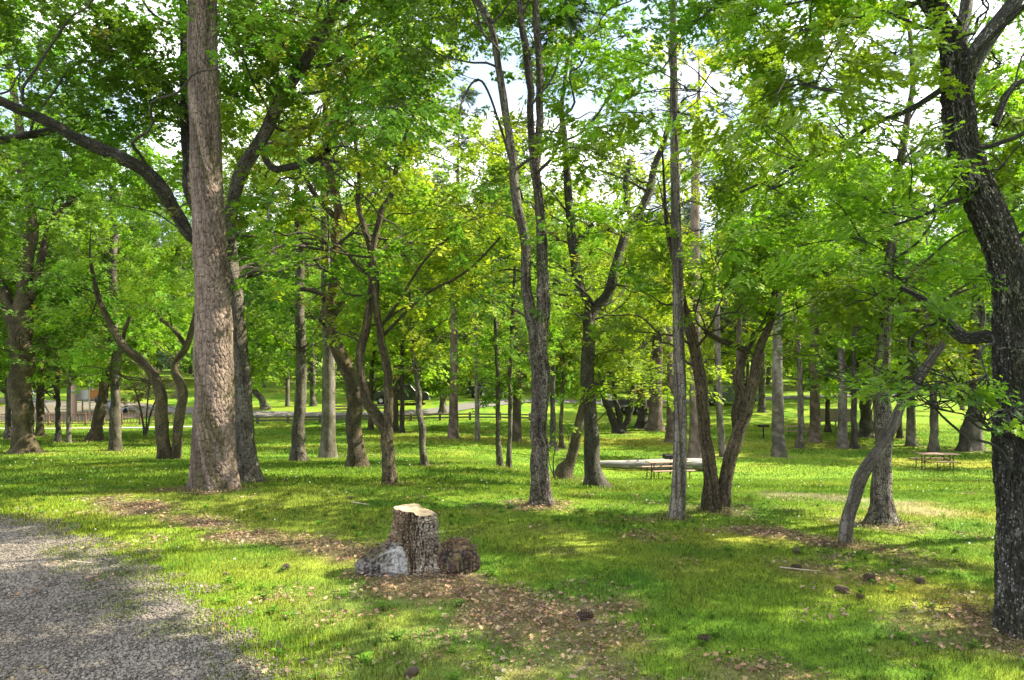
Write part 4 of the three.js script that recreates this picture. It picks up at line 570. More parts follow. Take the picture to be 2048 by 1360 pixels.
// ------------------------------------------------------------------ fences, playground, far screen
{
  const row = [[470, 58.5], [515, 59], [576, 59.5], [640, 60], [701, 60], [762, 60.2], [822, 60.6], [880, 61], [940, 61.4], [1000, 62], [1060, 62.5]].map(([x, d]) => stand(x, d)), g = thing('rail_fence', row[0]), o = g.position; tag(g, 'low dark two rail wooden fence along the road across the lawn', 'fence');
  row.forEach((p) => part('post', box(0.2, 0.72, 0.2, p.x - o.x, p.y - o.y + 0.3, p.z - o.z, 0.02), railMat, g));
  for (let i = 0; i + 1 < row.length; i++) for (const h of [0.24, 0.5]) { const a = row[i], b = row[i + 1], L = a.distanceTo(b), m = part('rail', box(L + 0.1, 0.13, 0.09, 0, 0, 0, 0.02), railMat, g); m.position.copy(a).lerp(b, 0.5).sub(o); m.position.y += h; m.position.z += 0.13; m.rotation.set(0, -Math.atan2(b.z - a.z, b.x - a.x), Math.atan2(b.y - a.y, Math.hypot(b.x - a.x, b.z - a.z)), 'YXZ'); }
  const r2 = [[655, 66], [720, 66.5], [790, 67]].map(([x, d]) => stand(x, d)), g2 = thing('rail_fence', r2[0]), o2 = g2.position; tag(g2, 'short far rail fence on the other side of the road', 'fence');
  r2.forEach((p) => part('post', box(0.2, 0.72, 0.2, p.x - o2.x, p.y - o2.y + 0.3, p.z - o2.z, 0.02), railMat, g2));
  for (let i = 0; i + 1 < r2.length; i++) for (const h of [0.24, 0.5]) { const a = r2[i], b = r2[i + 1], m = part('rail', box(a.distanceTo(b) + 0.1, 0.13, 0.09, 0, 0, 0, 0.02), railMat, g2); m.position.copy(a).lerp(b, 0.5).sub(o2); m.position.y += h; m.position.z += 0.13; m.rotation.y = -Math.atan2(b.z - a.z, b.x - a.x); }
}
const redRail = std({ color: rgb(0.16, 0.075, 0.055), roughness: 0.7 });
{
  const a = stand(-90, 57), b = stand(352, 58.4), g = thing('railing', a), n = 12, o = a, D = b.clone().sub(a), turn = -Math.atan2(D.z, D.x); tag(g, 'brown picket railing round the playground at the left', 'railing');
  const at_ = (t) => { const p = a.clone().addScaledVector(D, t); p.y = ground(p.x, p.z); return p.sub(o); };
  for (let i = 0; i <= n; i++) { const p = at_(i / n); part('post', box(0.12, 1.02, 0.12, p.x, p.y + 0.47, p.z, 0.01), redRail, g); }
  for (let i = 0; i < n; i++) { const p = at_(i / n), q = at_((i + 1) / n), L = p.distanceTo(q), sl = Math.atan2(q.y - p.y, Math.hypot(q.x - p.x, q.z - p.z)); for (const h of [0.16, 0.9]) { const m = part('rail', box(L - 0.125, 0.07, 0.05, 0, 0, 0), redRail, g); m.position.copy(p).lerp(q, 0.5); m.position.y += h; m.rotation.set(0, turn, sl, 'YXZ'); } for (let k = 1; k < 6; k++) { const c = p.clone().lerp(q, k / 6); part('picket', PICKET ??= box(0.045, 0.66, 0.03, 0, 0.53, 0, 0.004), redRail, g).position.copy(c); } }
}
var PICKET;
{
  const g0 = stand(120, 66), ring = []; for (let i = 0; i < 40; i++) { const a = i / 40 * 6.283, k = 1 + 0.08 * Math.sin(3 * a); ring.push([g0.x + Math.cos(a) * 9.5 * k, g0.z + Math.sin(a) * 6.5 * k]); }
  const P = [], I = [], N = 14; for (let k = 0; k <= N; k++) for (const [x, z] of ring) { const u = lerp(g0.x, x, k / N), v = lerp(g0.z, z, k / N); P.push(u, ground(u, v) + 0.06, v); } for (let k = 0; k < N; k++) for (let i = 0; i < 40; i++) { const a = k * 40 + i, b = k * 40 + (i + 1) % 40; I.push(a, a + 40, b, b, a + 40, b + 40); }
  const g = new THREE.BufferGeometry(); g.setAttribute('position', new THREE.Float32BufferAttribute(P, 3)); g.setAttribute('uv', new THREE.Float32BufferAttribute(P.filter((_, i) => i % 3 !== 1), 2)); g.setIndex(I); g.computeVertexNormals();
  tag(solo('playground_ground', g, std({ map: grain, color: rgb(0.1, 0.085, 0.055) })), 'tan wood chip playground surface behind the railing', null, null, 'structure');
  const s = thing('play_structure', stand(172, 64.5)); tag(s, 'tan roofed playground tower with steps and grey slide behind the railing', 'playground equipment');
  const tan = std({ color: rgb(0.32, 0.24, 0.14), roughness: 0.6 }), grey = std({ color: rgb(0.1, 0.11, 0.13), roughness: 0.5 }), green = std({ color: rgb(0.03, 0.13, 0.1), roughness: 0.5 }), pale = std({ color: rgb(0.34, 0.32, 0.3), roughness: 0.6 }), orange = std({ color: rgb(0.5, 0.2, 0.06), roughness: 0.6 });
  for (const [x, z] of [[-0.75, -0.75], [0.75, -0.75], [-0.75, 0.75], [0.75, 0.75]]) part('post', rod(V(x, -0.05, z), V(x, 3.0, z), 0.07, 12), tan, s);
  part('roof', new THREE.ConeGeometry(1.45, 0.75, 4).rotateY(Math.PI / 4).translate(0, 3.38, 0), tan, s); part('platform', box(1.6, 0.1, 1.6, 0, 1.25, 0, 0.02), grey, s);
  part('panel', box(1.3, 0.8, 0.05, 0, 1.75, 0.76, 0.01), pale, s); part('panel', box(0.05, 0.8, 1.3, 0.77, 1.75, 0, 0.01), orange, s); part('arch', new THREE.TorusGeometry(0.62, 0.05, 8, 24, Math.PI).translate(0, 2.2, 0.78), green, s);
  for (let i = 0; i < 4; i++) part('step', box(0.9, 0.05, 0.26, -1.15 - i * 0.26, 1.0 - i * 0.27, 0.2, 0.01), green, s);
  part('slide', tube([V(0.8, 1.3, -0.3), V(1.4, 1.2, -0.2), V(2.4, 0.5, 0), V(3.0, 0.22, 0.1), V(3.5, 0.2, 0.15)], [0.33, 0.36, 0.36, 0.36, 0.36], { m: 14, n: 20 }), grey, s);
  const t = thing('play_tower', stand(146, 63.2)); tag(t, 'round topped pinkish playground post tower left of the tan roofed one', 'playground equipment');
  part('column', tube([V(0, -0.05, 0), V(0, 3.3, 0)], [0.3, 0.3], { n: 2, m: 20 }), std({ color: rgb(0.33, 0.22, 0.17), roughness: 0.7 }), t); part('cap', new THREE.SphereGeometry(0.48, 20, 10, 0, 6.2832, 0, Math.PI / 2).scale(1, 0.75, 1).translate(0, 3.3, 0), grey, t); part('ring', new THREE.TorusGeometry(0.34, 0.05, 8, 24).rotateX(Math.PI / 2).translate(0, 2.2, 0), pale, t);
  const c = thing('climbing_frame', stand(66, 62.5)); tag(c, 'dark triangular climbing frame beside the left edge oak', 'playground equipment');
  for (const [x, z] of [[-1.2, -0.6], [1.2, -0.6], [-1.2, 0.6], [1.2, 0.6]]) part('leg', rod(V(x, -0.05, z), V(x * 0.12, 2.3, z * 0.5), 0.06), grey, c);
  for (let i = 0; i < 4; i++) { const y = 0.4 + i * 0.45, k = 1 - y / 2.3 * 0.88; for (const sd of [-1, 1]) part('rung', rod(V(1.2 * k, y, sd * 0.6 * (1 - y / 4.6)), V(-1.2 * k, y, sd * 0.6 * (1 - y / 4.6)), 0.035), grey, c); }
}
{
  const g = thing('wooden_screen', stand(1672, 61), -0.06); tag(g, 'low brown board screen raised on short posts behind the far trunks at right', 'screen');
  const m = std({ map: woodMap([0.12, 0.085, 0.06], [0.22, 0.165, 0.12], 88) });
  for (let i = 0; i < 5; i++) part('board', box(3.1, 0.2, 0.035, 0, 0.42 + i * 0.21, 0, 0.006), m, g); part('cap_rail', box(3.2, 0.05, 0.16, 0, 1.4, 0, 0.01), std({ map: woodMap([0.3, 0.27, 0.24], [0.42, 0.38, 0.34], 89) }), g);
  for (const x of [-1.4, 0, 1.4]) part('post', box(0.1, 1.42, 0.1, x, 0.66, -0.075, 0.01), m, g);
}

// ------------------------------------------------------------------ parked vehicles, far behind the trees
function vehicle(name, p, turn, label, cat, kind, color) {
  const g = thing(name, p, turn); tag(g, label, cat);
  const pick = kind === 'pickup', L = pick ? 5.4 : 4.3, W = 1.86, paint = new THREE.MeshPhysicalMaterial({ color: rgb(...color), roughness: 0.35, metalness: 0.3, clearcoat: 0.8, clearcoatRoughness: 0.1 }), glass = new THREE.MeshPhysicalMaterial({ color: rgb(0.03, 0.035, 0.04), roughness: 0.05, metalness: 0.1, clearcoat: 1 }), black = std({ color: rgb(0.015, 0.015, 0.015), roughness: 0.8 }), chrome = std({ color: rgb(0.55, 0.55, 0.56), roughness: 0.25, metalness: 0.9 });
  const h = L / 2, prof_ = pick ? [[-h, 0.5], [-h, 1.12], [-h + 0.1, 1.18], [-0.55, 1.2], [-0.5, 1.78], [-0.35, 1.86], [0.75, 1.86], [1.0, 1.8], [1.5, 1.22], [h - 0.15, 1.1], [h, 0.95], [h, 0.45]] : [[-h, 0.5], [-h, 1.15], [-h + 0.06, 1.8], [-h + 0.15, 1.86], [0.35, 1.86], [0.55, 1.8], [0.85, 1.18], [h - 0.1, 1.1], [h, 1.0], [h, 0.5]];
  const wx = [-h + 0.95, h - 0.85], wr = 0.38, sh = new THREE.Shape(); prof_.forEach(([x, y], i) => i ? sh.lineTo(x, y) : sh.moveTo(x, y));
  for (const x of wx.slice().reverse()) { sh.lineTo(x + wr + 0.08, 0.45); sh.absarc(x, 0.42, wr + 0.08, 0.08, Math.PI - 0.08, false); } sh.closePath();
  part('body', new THREE.ExtrudeGeometry(sh, { depth: W - 0.16, bevelEnabled: true, bevelSize: 0.06, bevelThickness: 0.08, bevelSegments: 3, curveSegments: 14 }).translate(0, 0, -W / 2 + 0.08), paint, g);
  const pane = (pts) => { const s = new THREE.Shape(); pts.forEach(([x, y], i) => i ? s.lineTo(x, y) : s.moveTo(x, y)); s.closePath(); return s; };
  const side = pick ? [[[-0.4, 1.28], [-0.38, 1.72], [0.25, 1.74], [0.25, 1.28]], [[0.33, 1.28], [0.33, 1.74], [0.85, 1.72], [1.25, 1.28]]] : [[[-h + 0.2, 1.25], [-h + 0.22, 1.74], [-1.0, 1.75], [-1.0, 1.25]], [[-0.92, 1.25], [-0.92, 1.75], [-0.2, 1.75], [-0.2, 1.25]], [[-0.12, 1.25], [-0.12, 1.75], [0.45, 1.73], [0.66, 1.25]]];
  for (const s of [-1, 1]) for (const q of side) part('side_window', new THREE.ExtrudeGeometry(pane(q), { depth: 0.012, bevelEnabled: false }).translate(0, 0, s > 0 ? W / 2 + 0.001 : -W / 2 - 0.013), glass, g);
  const [a, b] = pick ? [[1.0, 1.8], [1.5, 1.22]] : [[0.55, 1.8], [0.85, 1.18]], ws = part('windscreen', box(0.02, Math.hypot(b[0] - a[0], b[1] - a[1]) * 0.8, W - 0.3, 0, 0, 0), glass, g); ws.position.set((a[0] + b[0]) / 2 + 0.07, (a[1] + b[1]) / 2 + 0.03, 0); ws.rotation.z = Math.atan2(b[0] - a[0], a[1] - b[1]);
  if (pick) { const rw = part('rear_window', box(0.02, 0.4, W - 0.5, 0, 0, 0), glass, g); rw.position.set(-0.6, 1.52, 0); rw.rotation.z = 0.08; }
  for (const x of wx) for (const s of [-1, 1]) { const w = part('wheel', new THREE.TorusGeometry(wr - 0.11, 0.12, 12, 28), black, g); w.position.set(x, wr, s * (W / 2 - 0.13)); part('rim', new THREE.CylinderGeometry(0.2, 0.23, 0.16, 20).rotateX(Math.PI / 2), chrome, w); }
  for (const s of [-1, 1]) { part('headlight', box(0.06, 0.16, 0.3, h + 0.05, 0.86, s * 0.68, 0.02), std({ color: rgb(0.75, 0.75, 0.72), roughness: 0.15 }), g); part('tail_light', box(0.05, 0.3, 0.14, -h - 0.05, 0.95, s * 0.76, 0.02), std({ color: rgb(0.4, 0.02, 0.015), roughness: 0.3 }), g); }
  part('bumper', box(0.18, 0.2, W - 0.1, h + 0.08, 0.52, 0, 0.04), pick ? chrome : black, g); part('bumper', box(0.16, 0.18, W - 0.1, -h - 0.07, 0.55, 0, 0.04), pick ? chrome : black, g);
}
vehicle('pickup_truck', stand(800, 71), 0.1, 'dark pickup truck parked behind the forked oak', 'pickup', 'pickup', [0.02, 0.02, 0.025]);
vehicle('offroad_car', stand(978, 78), -2.5, 'boxy dark off road car facing the lawn left of the tall double oak', 'car', 'jeep', [0.015, 0.016, 0.018]);
vehicle('pickup_truck', stand(1462, 76), 0.15, 'dark green pickup seen between the crossing stems', 'pickup', 'pickup', [0.012, 0.03, 0.025]);
{
  const g = thing('trailer', stand(1262, 69), 0.05); tag(g, 'flat utility trailer with red lights behind the fanned dark oak', 'trailer');
  part('deck', box(5.2, 0.16, 1.9, 0, 0.72, 0, 0.02), std({ color: rgb(0.16, 0.13, 0.11) }), g); part('side_board', box(5.2, 0.5, 0.05, 0, 1.06, 0.93, 0.01), std({ color: rgb(0.05, 0.045, 0.045) }), g); part('side_board', box(5.2, 0.5, 0.05, 0, 1.06, -0.93, 0.01), std({ color: rgb(0.05, 0.045, 0.045) }), g);
  for (const x of [-0.45, 0.45]) for (const s of [-1, 1]) { const w = part('wheel', new THREE.TorusGeometry(0.25, 0.11, 12, 28), std({ color: rgb(0.015, 0.015, 0.015) }), g); w.position.set(x, 0.34, s * 0.98); part('rim', new THREE.CylinderGeometry(0.18, 0.2, 0.12, 20).rotateX(Math.PI / 2), std({ color: rgb(0.5, 0.5, 0.5), metalness: 0.8, roughness: 0.3 }), w); }
  for (const s of [-1, 1]) { part('tail_light', box(0.05, 0.14, 0.22, -2.63, 0.74, s * 0.75, 0.02), std({ color: rgb(0.45, 0.02, 0.015), roughness: 0.3 }), g); part('mudguard', box(1.9, 0.05, 0.26, 0, 0.78, s * 1.08, 0.02), std({ color: rgb(0.35, 0.34, 0.34), roughness: 0.4 }), g); }
  part('drawbar', rod(V(2.6, 0.66, 0), V(4.0, 0.55, 0), 0.05), ironMat, g);
  const c = thing('cargo_box', stand(1215, 69.3).add(V(0, 0.82, 0)), 0.05); c.position.y = g.position.y + 0.803; c.position.z = g.position.z; tag(c, 'white box standing on the trailer deck', 'box'); part('case', box(1.1, 0.9, 1.2, 0, 0.45, 0, 0.03), std({ color: rgb(0.7, 0.7, 0.68) }), c); part('lid', box(1.16, 0.1, 1.26, 0, 0.952, 0, 0.03), std({ color: rgb(0.6, 0.6, 0.6) }), c);
}

// ------------------------------------------------------------------ saplings, cones, sticks
prepare({ name: 'sapling', bark: 'twig', label: 'sprouting sapling with thin bent stems before the leaning brown trunk', vis: 0, stems: [[[1112, 962, 1.6], [1106, 930, 1.4], [1112, 890, 1], [1124, 860, 0.7]], [[1114, 961, 1.2], [1132, 930, 1], [1138, 880, 0.8], [1128, 850, 0.6]], [[1112, 961, 1.2], [1098, 925, 1], [1100, 880, 0.7]]], d: 22, blobs: [[1120, 862, 0.4, -0.1, 14], [1136, 880, 0.35, -0.1, 10], [1100, 890, 0.35, 0, 9], [1128, 915, 0.3, 0, 7]], leaf: 0.8, tone: 'oak' });
grow(TREES[TREES.length - 1]);
prepare({ name: 'dry_shrub', bark: 'grey', label: 'half bare tan shrub behind the crooked twin stemmed oak', vis: 0, d: 48, stems: [[[290, 868, 3], [282, 820, 2.4], [268, 770, 1.6]], [[292, 868, 3], [306, 815, 2], [330, 770, 1.5]], [[291, 868, 2], [296, 800, 1.6], [300, 750, 1]]], blobs: [[270, 780, 1, 0, 40], [320, 780, 1, 0, 40], [295, 755, 1, 0, 36], [250, 810, 0.8, 0, 24], [340, 815, 0.8, 0, 24]], tone: 'tan', leaf: 0.6 });
grow(TREES[TREES.length - 1]);
{
  const core = new THREE.SphereGeometry(1, 14, 10).scale(0.024, 0.046, 0.024).toNonIndexed(), P = [...core.attributes.position.array], r = rng(610);
  for (let i = 0; i < 90; i++) { const t = (i + 0.5) / 90, a = i * 2.39996, y = lerp(-0.055, 0.055, t), R = 0.034 * Math.sqrt(Math.max(0.05, 1 - Math.pow(y / 0.06, 2))) + 0.003, up = lerp(-0.2, 0.9, t), d = V(Math.cos(a), up, Math.sin(a)).normalize(), s = V(-Math.sin(a), 0, Math.cos(a)), c = V(Math.cos(a) * R * 0.6, y, Math.sin(a) * R * 0.6), L = 0.03, w = 0.01; const p = (k, q, h = 0) => { const v = c.clone().addScaledVector(d, k).addScaledVector(s, q); v.y += h; return [v.x, v.y, v.z]; }; P.push(...p(0, -0.004), ...p(0, 0.004), ...p(L, w), ...p(0, -0.004), ...p(L, w), ...p(L, -w), ...p(L, -w), ...p(L, w), ...p(L + 0.006, 0, 0.006)); }
  const cone = tris(P), mat = std({ color: rgb(0.075, 0.05, 0.036), side: THREE.DoubleSide, roughness: 0.85 });
  [[1171, 1240, 1.7, 'largest pine cone, right of the litter below the stump'], [568, 1142, 1.2, 'pine cone in the bright grass left of the stump'], [453, 1153, 0.8, 'small upright cone in the bright verge grass'], [1737, 1161, 1.3, 'darkest cone left of the foreground oak'], [1686, 1186, 1.4, 'brown cone in the shaded grass, left of the darkest cone'], [1594, 1107, 1.1, 'cone below the litter line of the bent leaning trunk'], [1594, 1139, 1.2, 'cone straight below another cone in the right grass'], [1841, 1167, 1.2, 'cone nearest the foreground oak'], [1405, 1283, 1.1, 'cone at the edge of the brown litter, bottom right of centre'], [1722, 1198, 0.9, 'small flat cone below the darkest cone'], [822, 1352, 1.2, 'cone cut by the bottom edge of the view'], [701, 999, 1.1, 'cone with a pale stick, behind the stump to the left'], [742, 1050, 0.7, 'tiny cone left of the stump top']].forEach(([x, y, s, label], i) => { const p = foot(x, y), o = solo('pine_cone', cone, mat); s *= 0.62; o.position.copy(p); o.position.y += 0.03 * s; o.scale.set(s * (0.85 + 0.3 * r()), s * (0.95 + 0.4 * r()), s * (0.85 + 0.3 * r())); o.rotation.set(1.2 + 0.5 * r(), r() * 6.28, 0.4 * r(), 'YXZ'); tag(o, label, 'pine cone', 'pine cones on the grass'); });
  const stick = (x0, y0, x1, y1, w, label) => { const a = foot(x0, y0), b = foot(x1, y1), m = a.clone().lerp(b, 0.5).add(V(0, 0.02, 0.03)), o = solo('stick', tube([a.clone().add(V(0, 0.015, 0)).sub(a), m.sub(a), b.clone().sub(a).add(V(0, 0.015, 0))], [w, w * 0.9, w * 0.5], { m: 6, n: 8, cap: true }), std({ color: rgb(0.4, 0.33, 0.25) })); o.position.copy(a); tag(o, label, 'stick'); };
  stick(703, 1006, 738, 1011, 0.012, 'pale stick beside the cone behind the stump'); stick(1560, 1137, 1640, 1146, 0.008, 'thin dead stick near the right cones'); stick(145, 1126, 185, 1129, 0.014, 'pinkish stick lying on the gravel');
}

// ------------------------------------------------------------------ ground cover that nobody could count
{
  const patch = (seed, n, R, hh, w) => { const r = rng(seed), P = []; for (let i = 0; i < n; i++) { const a = r() * 6.28, q = R * Math.sqrt(r()), x = Math.cos(a) * q, z = Math.sin(a) * q, t = r() * 6.28, h = hh * (0.45 + 0.8 * r() * r() + 0.2 * r()), lx = (r() - 0.5) * h * 1.1, lz = (r() - 0.5) * h * 1.1, dx = Math.cos(t) * w, dz = Math.sin(t) * w; P.push(x - dx, -0.01, z - dz, x + dx, -0.01, z + dz, x + lx * 0.4 + dx * 0.8, h * 0.6, z + lz * 0.4 + dz * 0.8, x - dx, -0.01, z - dz, x + lx * 0.4 + dx * 0.8, h * 0.6, z + lz * 0.4 + dz * 0.8, x + lx * 0.4 - dx * 0.8, h * 0.6, z + lz * 0.4 - dz * 0.8, x + lx * 0.4 - dx * 0.8, h * 0.6, z + lz * 0.4 - dz * 0.8, x + lx * 0.4 + dx * 0.8, h * 0.6, z + lz * 0.4 + dz * 0.8, x + lx, h, z + lz); } const g = tris(P); const N = g.attributes.normal; for (let i = 0; i < N.count; i++) { const v = V(N.getX(i), N.getY(i), N.getZ(i)); if (v.y < 0) v.negate(); v.multiplyScalar(0.5).add(V(0, 0.8, 0)).normalize(); N.setXYZ(i, v.x, v.y, v.z); } return g; };
  const mat = new THREE.MeshPhysicalMaterial({ color: rgb(1.1, 1.1, 1.1), roughness: 0.9, specularIntensity: 0.15, transmission: 0.35, thickness: 0, side: THREE.DoubleSide });
  const r = rng(700), weeds = px([[140, 1110], [165, 1140], [215, 1160], [235, 1205], [250, 1225], [410, 1250], [180, 1118], [310, 1185], [370, 1262], [500, 1352], [560, 1340]]);
  const scatter = (d0, d1, step, R, n, hh, w, seed) => {
    const lists = [[], []]; let c = 0;
    for (let d = d0; d < d1; d += step) for (let x = -0.76 * d - 1; x < 0.76 * d + 1; x += step) {
      const X = x + (r() - 0.5) * step, Z = -(d + (r() - 0.5) * step), m = masks(X, Z), re = near(X, Z, edgePts), road = onRoad(X, Z) && re > 0.05 + 0.12 * r();
      let ok = r() > 0.52 * m.litter + 0.85 * m.soil + 0.15 * m.dry; if (road) ok = weeds.some((q) => Math.hypot(q.x - X, q.z - Z) < 0.3) && r() < 0.55 || (re < 0.5 && r() < 0.06);
      if (m.foot < 0.16 && r() < 0.8) ok = true; if (m.foot < -0.03) ok = false; if (!ok) continue;
      const near_ = onRoad(X, Z) ? 0.7 : smoothstep(1.6 - re, 0, 1.2) * (d < 16 ? 1 : 0), tall = (0.55 + 0.7 * fbm(X * 1.1 + 30, Z * 1.1, 3)) * (1 + 0.35 * near_) * (1 - 0.35 * m.litter * smoothstep(m.foot, 0.1, 0.5)) * (1 + 1.3 * smoothstep(0.22 - m.foot, 0, 0.25)), col = mul3(mix3(lawnColor(X, Z, m), [0.31, 0.355, 0.026], 0.65 * near_), 0.8 + 0.4 * r()), s = 0.9 + 0.3 * r();
      lists[c++ % 2].push([new THREE.Matrix4().compose(V(X, ground(X, Z), Z), new THREE.Quaternion().setFromAxisAngle(V(0, 1, 0), r() * 6.28), V(s, s * tall, s)), rgb(...col)]);
    }
    lists.forEach((l, i) => tag(copies(numbered('grass'), patch(seed + i, n, R, hh, w), mat, l, scene), 'short green and dry grass blades of the lawn'));
  };
  scatter(4.2, 9, 0.14, 0.16, 80, 0.042, 0.0018, 710); scatter(9, 16, 0.22, 0.24, 95, 0.046, 0.0028, 720); scatter(16, 32, 0.5, 0.5, 120, 0.06, 0.006, 730); scatter(32, 62, 1.1, 1.1, 150, 0.07, 0.014, 740);

  const litterPatch = (seed, n) => { const q = rng(seed), P = [], K = [], v = V(), e = new THREE.Euler(), Q = new THREE.Quaternion(); for (let i = 0; i < n; i++) { const L = 0.012 + 0.052 * Math.pow(q(), 2.2), s = leafTris(q() < 0.4 ? 1 : 2, L, q), a = q() * 6.28, R = 0.2 * Math.sqrt(q()), kind = q(), k = 0.45 + 0.95 * q(), c = kind < 0.45 ? [0.34 * k, 0.245 * k, 0.14 * k] : kind < 0.82 ? [0.23 * k, 0.14 * k, 0.075 * k] : [0.1 * k, 0.06 * k, 0.04 * k], y = 0.008 + 0.03 * q(), curl = 6 + 16 * q(); e.set((q() - 0.5) * 1.2, q() * 6.28, (q() - 0.5) * 1.4, 'YXZ'); Q.setFromEuler(e); for (let j = 0; j < s.length; j += 3) { v.set(s[j], s[j + 1] + curl * s[j] * s[j] + 3 * Math.pow(s[j + 2] - L / 2, 2), s[j + 2] - L / 2).applyQuaternion(Q); P.push(v.x + Math.cos(a) * R, v.y + y, v.z + Math.sin(a) * R); K.push(...c); } } for (let i = 0; i < 7; i++) { const a = q() * 6.28, R = 0.2 * Math.sqrt(q()), t = q() * 6.28, l = 0.03 + 0.08 * q(), w = 0.0015 + 0.002 * q(), x = Math.cos(a) * R, z = Math.sin(a) * R, dx = Math.cos(t), dz = Math.sin(t), k = 0.4 + 0.9 * q(), y = 0.012 + 0.02 * q(), y2 = y + 0.012 * (q() - 0.3); P.push(x - dz * w, y, z + dx * w, x + dz * w, y, z - dx * w, x + dx * l, y2, z + dz * l); P.push(x, y + 2.4 * w, z, x + dz * w, y, z - dx * w, x + dx * l, y2, z + dz * l); for (let j = 0; j < 6; j++) K.push(0.1 * k, 0.07 * k, 0.045 * k); } return tris(P, K); };
  const lmat = new THREE.MeshPhysicalMaterial({ vertexColors: true, roughness: 0.85, transmission: 0.15, thickness: 0, side: THREE.DoubleSide }), L = [[], []]; let c = 0;
  for (let d = 4.4; d < 15; d += 0.15) for (let x = -0.76 * d - 0.5; x < 0.76 * d + 0.5; x += 0.15) { const X = x + (r() - 0.5) * 0.15, Z = -(d + (r() - 0.5) * 0.15), m = masks(X, Z), road = onRoad(X, Z); if (r() < (road ? 0.012 : 0.85 * Math.pow(m.litter, 1.2) + 0.008)) { const s = 0.8 + 0.5 * r(); L[c++ % 2].push([new THREE.Matrix4().compose(V(X, ground(X, Z) + 0.004, Z), new THREE.Quaternion().setFromAxisAngle(V(0, 1, 0), r() * 6.28), V(s * (road ? 0.7 : 1), s, s)), rgb(0.8 + 0.4 * r(), 0.8 + 0.3 * r(), 0.8 + 0.3 * r())]); } }
  for (let i = 0; i < 26; i++) { const a = r() * 6.28, q = 0.17 * Math.sqrt(r()); L[c++ % 2].push([new THREE.Matrix4().compose(V(ROCK2.position.x + Math.cos(a) * q, ROCK2.position.y + 0.235 - 2.2 * q * q, ROCK2.position.z + Math.sin(a) * q), new THREE.Quaternion().setFromAxisAngle(V(0, 1, 0), r() * 6.28), V(0.34, 0.8, 0.34)), rgb(1, 0.85, 0.8)]); }
  L.forEach((l, i) => tag(copies(numbered('leaf_litter'), litterPatch(760 + i, 34), lmat, l, scene), 'curled brown fallen oak leaves lying in drifts'));

  const stones = (seed, n) => { const q = rng(seed), list = []; for (let i = 0; i < n; i++) { const g = new THREE.IcosahedronGeometry(1, 0), s = 0.004 + 0.01 * Math.pow(q(), 3), a = q() * 6.28, R = 0.16 * Math.sqrt(q()), A = g.attributes.position, k = 0.35 + 0.9 * q(), w = q(), K = []; const sc = [s * (0.8 + 0.6 * q()), s * (0.6 + 0.4 * q()), s * (0.8 + 0.6 * q())]; for (let j = 0; j < A.count; j++) { const f = 0.8 + 0.4 * hash(Math.round(A.getX(j) * 50), Math.round(A.getY(j) * 50 + A.getZ(j) * 900), seed + i); A.setXYZ(j, A.getX(j) * f * sc[0], A.getY(j) * f * sc[1], A.getZ(j) * f * sc[2]); K.push(0.17 * k, (0.152 + 0.01 * w) * k, (0.126 + 0.02 * w) * k); } g.deleteAttribute('uv'); g.rotateY(q() * 6.28); g.translate(Math.cos(a) * R, s * 0.45, Math.sin(a) * R); g.setAttribute('color', new THREE.Float32BufferAttribute(K, 3)); list.push(g); } const m = mergeGeometries(list); m.computeVertexNormals(); return m; };
  const G = [[], []]; c = 0;
  for (let d = 4.2; d < 13; d += 0.15) for (let x = -0.78 * d - 0.6; x < 0; x += 0.15) { const X = x + (r() - 0.5) * 0.15, Z = -(d + (r() - 0.5) * 0.15), re = near(X, Z, edgePts); if (!(onRoad(X, Z) ? r() < 0.95 : re < 0.5 && r() < 0.45 * (1 - re / 0.5))) continue; const k = 0.6 + 0.6 * fbm(X * 2 + 7, Z * 2, 3); G[c++ % 2].push([new THREE.Matrix4().compose(V(X, 0.004 + (onRoad(X, Z) ? 0.002 : 0), Z), new THREE.Quaternion().setFromAxisAngle(V(0, 1, 0), r() * 6.28), V(1, 1, 1)), rgb(k * 1.06, k, k * 0.98)]); }
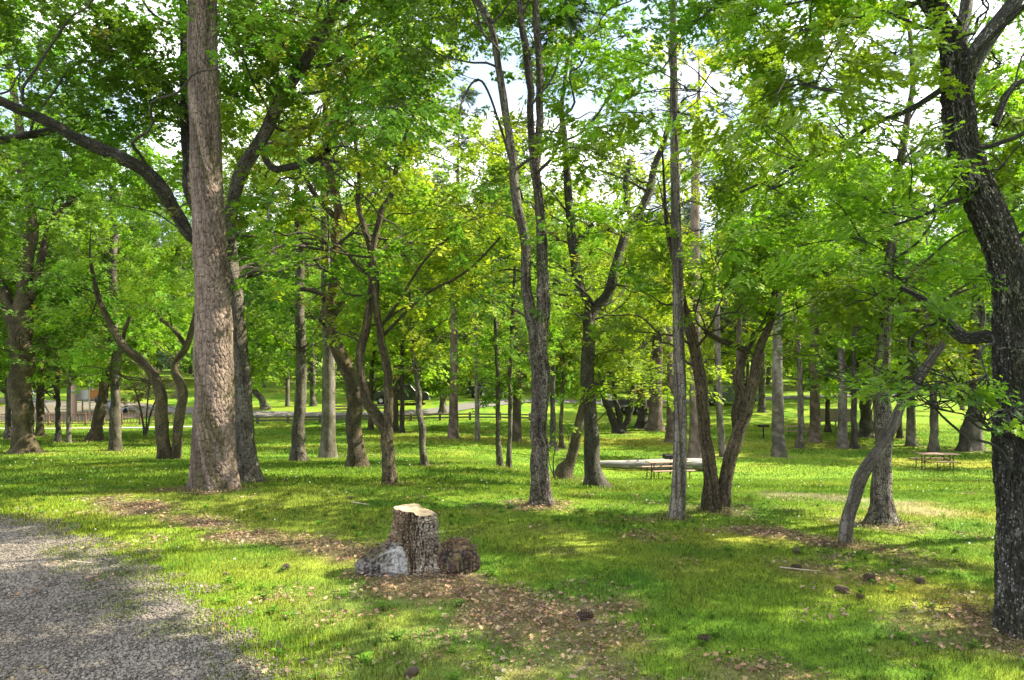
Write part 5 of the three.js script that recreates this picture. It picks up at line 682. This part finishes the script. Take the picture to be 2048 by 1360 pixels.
  G.forEach((l, i) => tag(copies(numbered('gravel'), stones(780 + i, 150), std({ vertexColors: true, roughness: 0.9 }), l, scene), 'loose grey gravel stones of the road edge'));

  const fl = [], weedL = [];
  for (let i = 0; i < 480; i++) { const d = 7 + 30 * Math.pow(r(), 0.8), x = (r() - 0.5) * 1.5 * d, z = -d; if (fbm(x * 0.6 + 60, z * 0.6, 3) < 0.5 || onRoad(x, z)) continue; const m = masks(x, z); if (m.litter > 0.4 || m.soil > 0.3) continue; const s = (0.007 + 0.006 * r()) * (d > 16 ? 1.6 : 1); fl.push([new THREE.Matrix4().compose(V(x, ground(x, z) + 0.05 + 0.04 * r(), z), new THREE.Quaternion(), V(s, s, s)), null]); }
  tag(copies('clover_flowers', new THREE.IcosahedronGeometry(1, 1), std({ color: rgb(0.7, 0.7, 0.6) }), fl, scene), 'tiny white clover flowers dotted through the lawn');
  const broad = (() => { const q = rng(790), P = [], v = V(), e = new THREE.Euler(), Q = new THREE.Quaternion(); for (let i = 0; i < 16; i++) { const s = leafTris(0, 0.035 + 0.045 * q(), q); e.set(-0.3 - 0.5 * q(), q() * 6.28, 0, 'YXZ'); Q.setFromEuler(e); for (let j = 0; j < s.length; j += 3) { v.set(s[j], s[j + 1], s[j + 2]).applyQuaternion(Q); P.push(v.x + Math.sin(i * 9) * 0.03, v.y + 0.01 + 0.02 * (i % 3), v.z + Math.cos(i * 7) * 0.03); } } return tris(P); })();
  for (let i = 0; i < 700; i++) { const d = 5 + 13 * r(), x = (r() - 0.5) * 1.5 * d, z = -d; if (onRoad(x, z) || fbm(x * 0.8 + 80, z * 0.8 + 5, 3) < 0.47) continue; const m = masks(x, z); if (m.litter > 0.5 || m.soil > 0.4) continue; const s = 0.45 + 0.4 * r(), k = 0.6 + 0.7 * r(); weedL.push([new THREE.Matrix4().compose(V(x, ground(x, z), z), new THREE.Quaternion().setFromAxisAngle(V(0, 1, 0), r() * 6.28), V(s, s, s)), rgb(0.085 * k, 0.19 * k, 0.015 * k)]); }
  tag(copies('lawn_weeds', broad, mat, weedL, scene), 'low broad leaved weeds among the grass');
}

renderer.render(scene, camera);
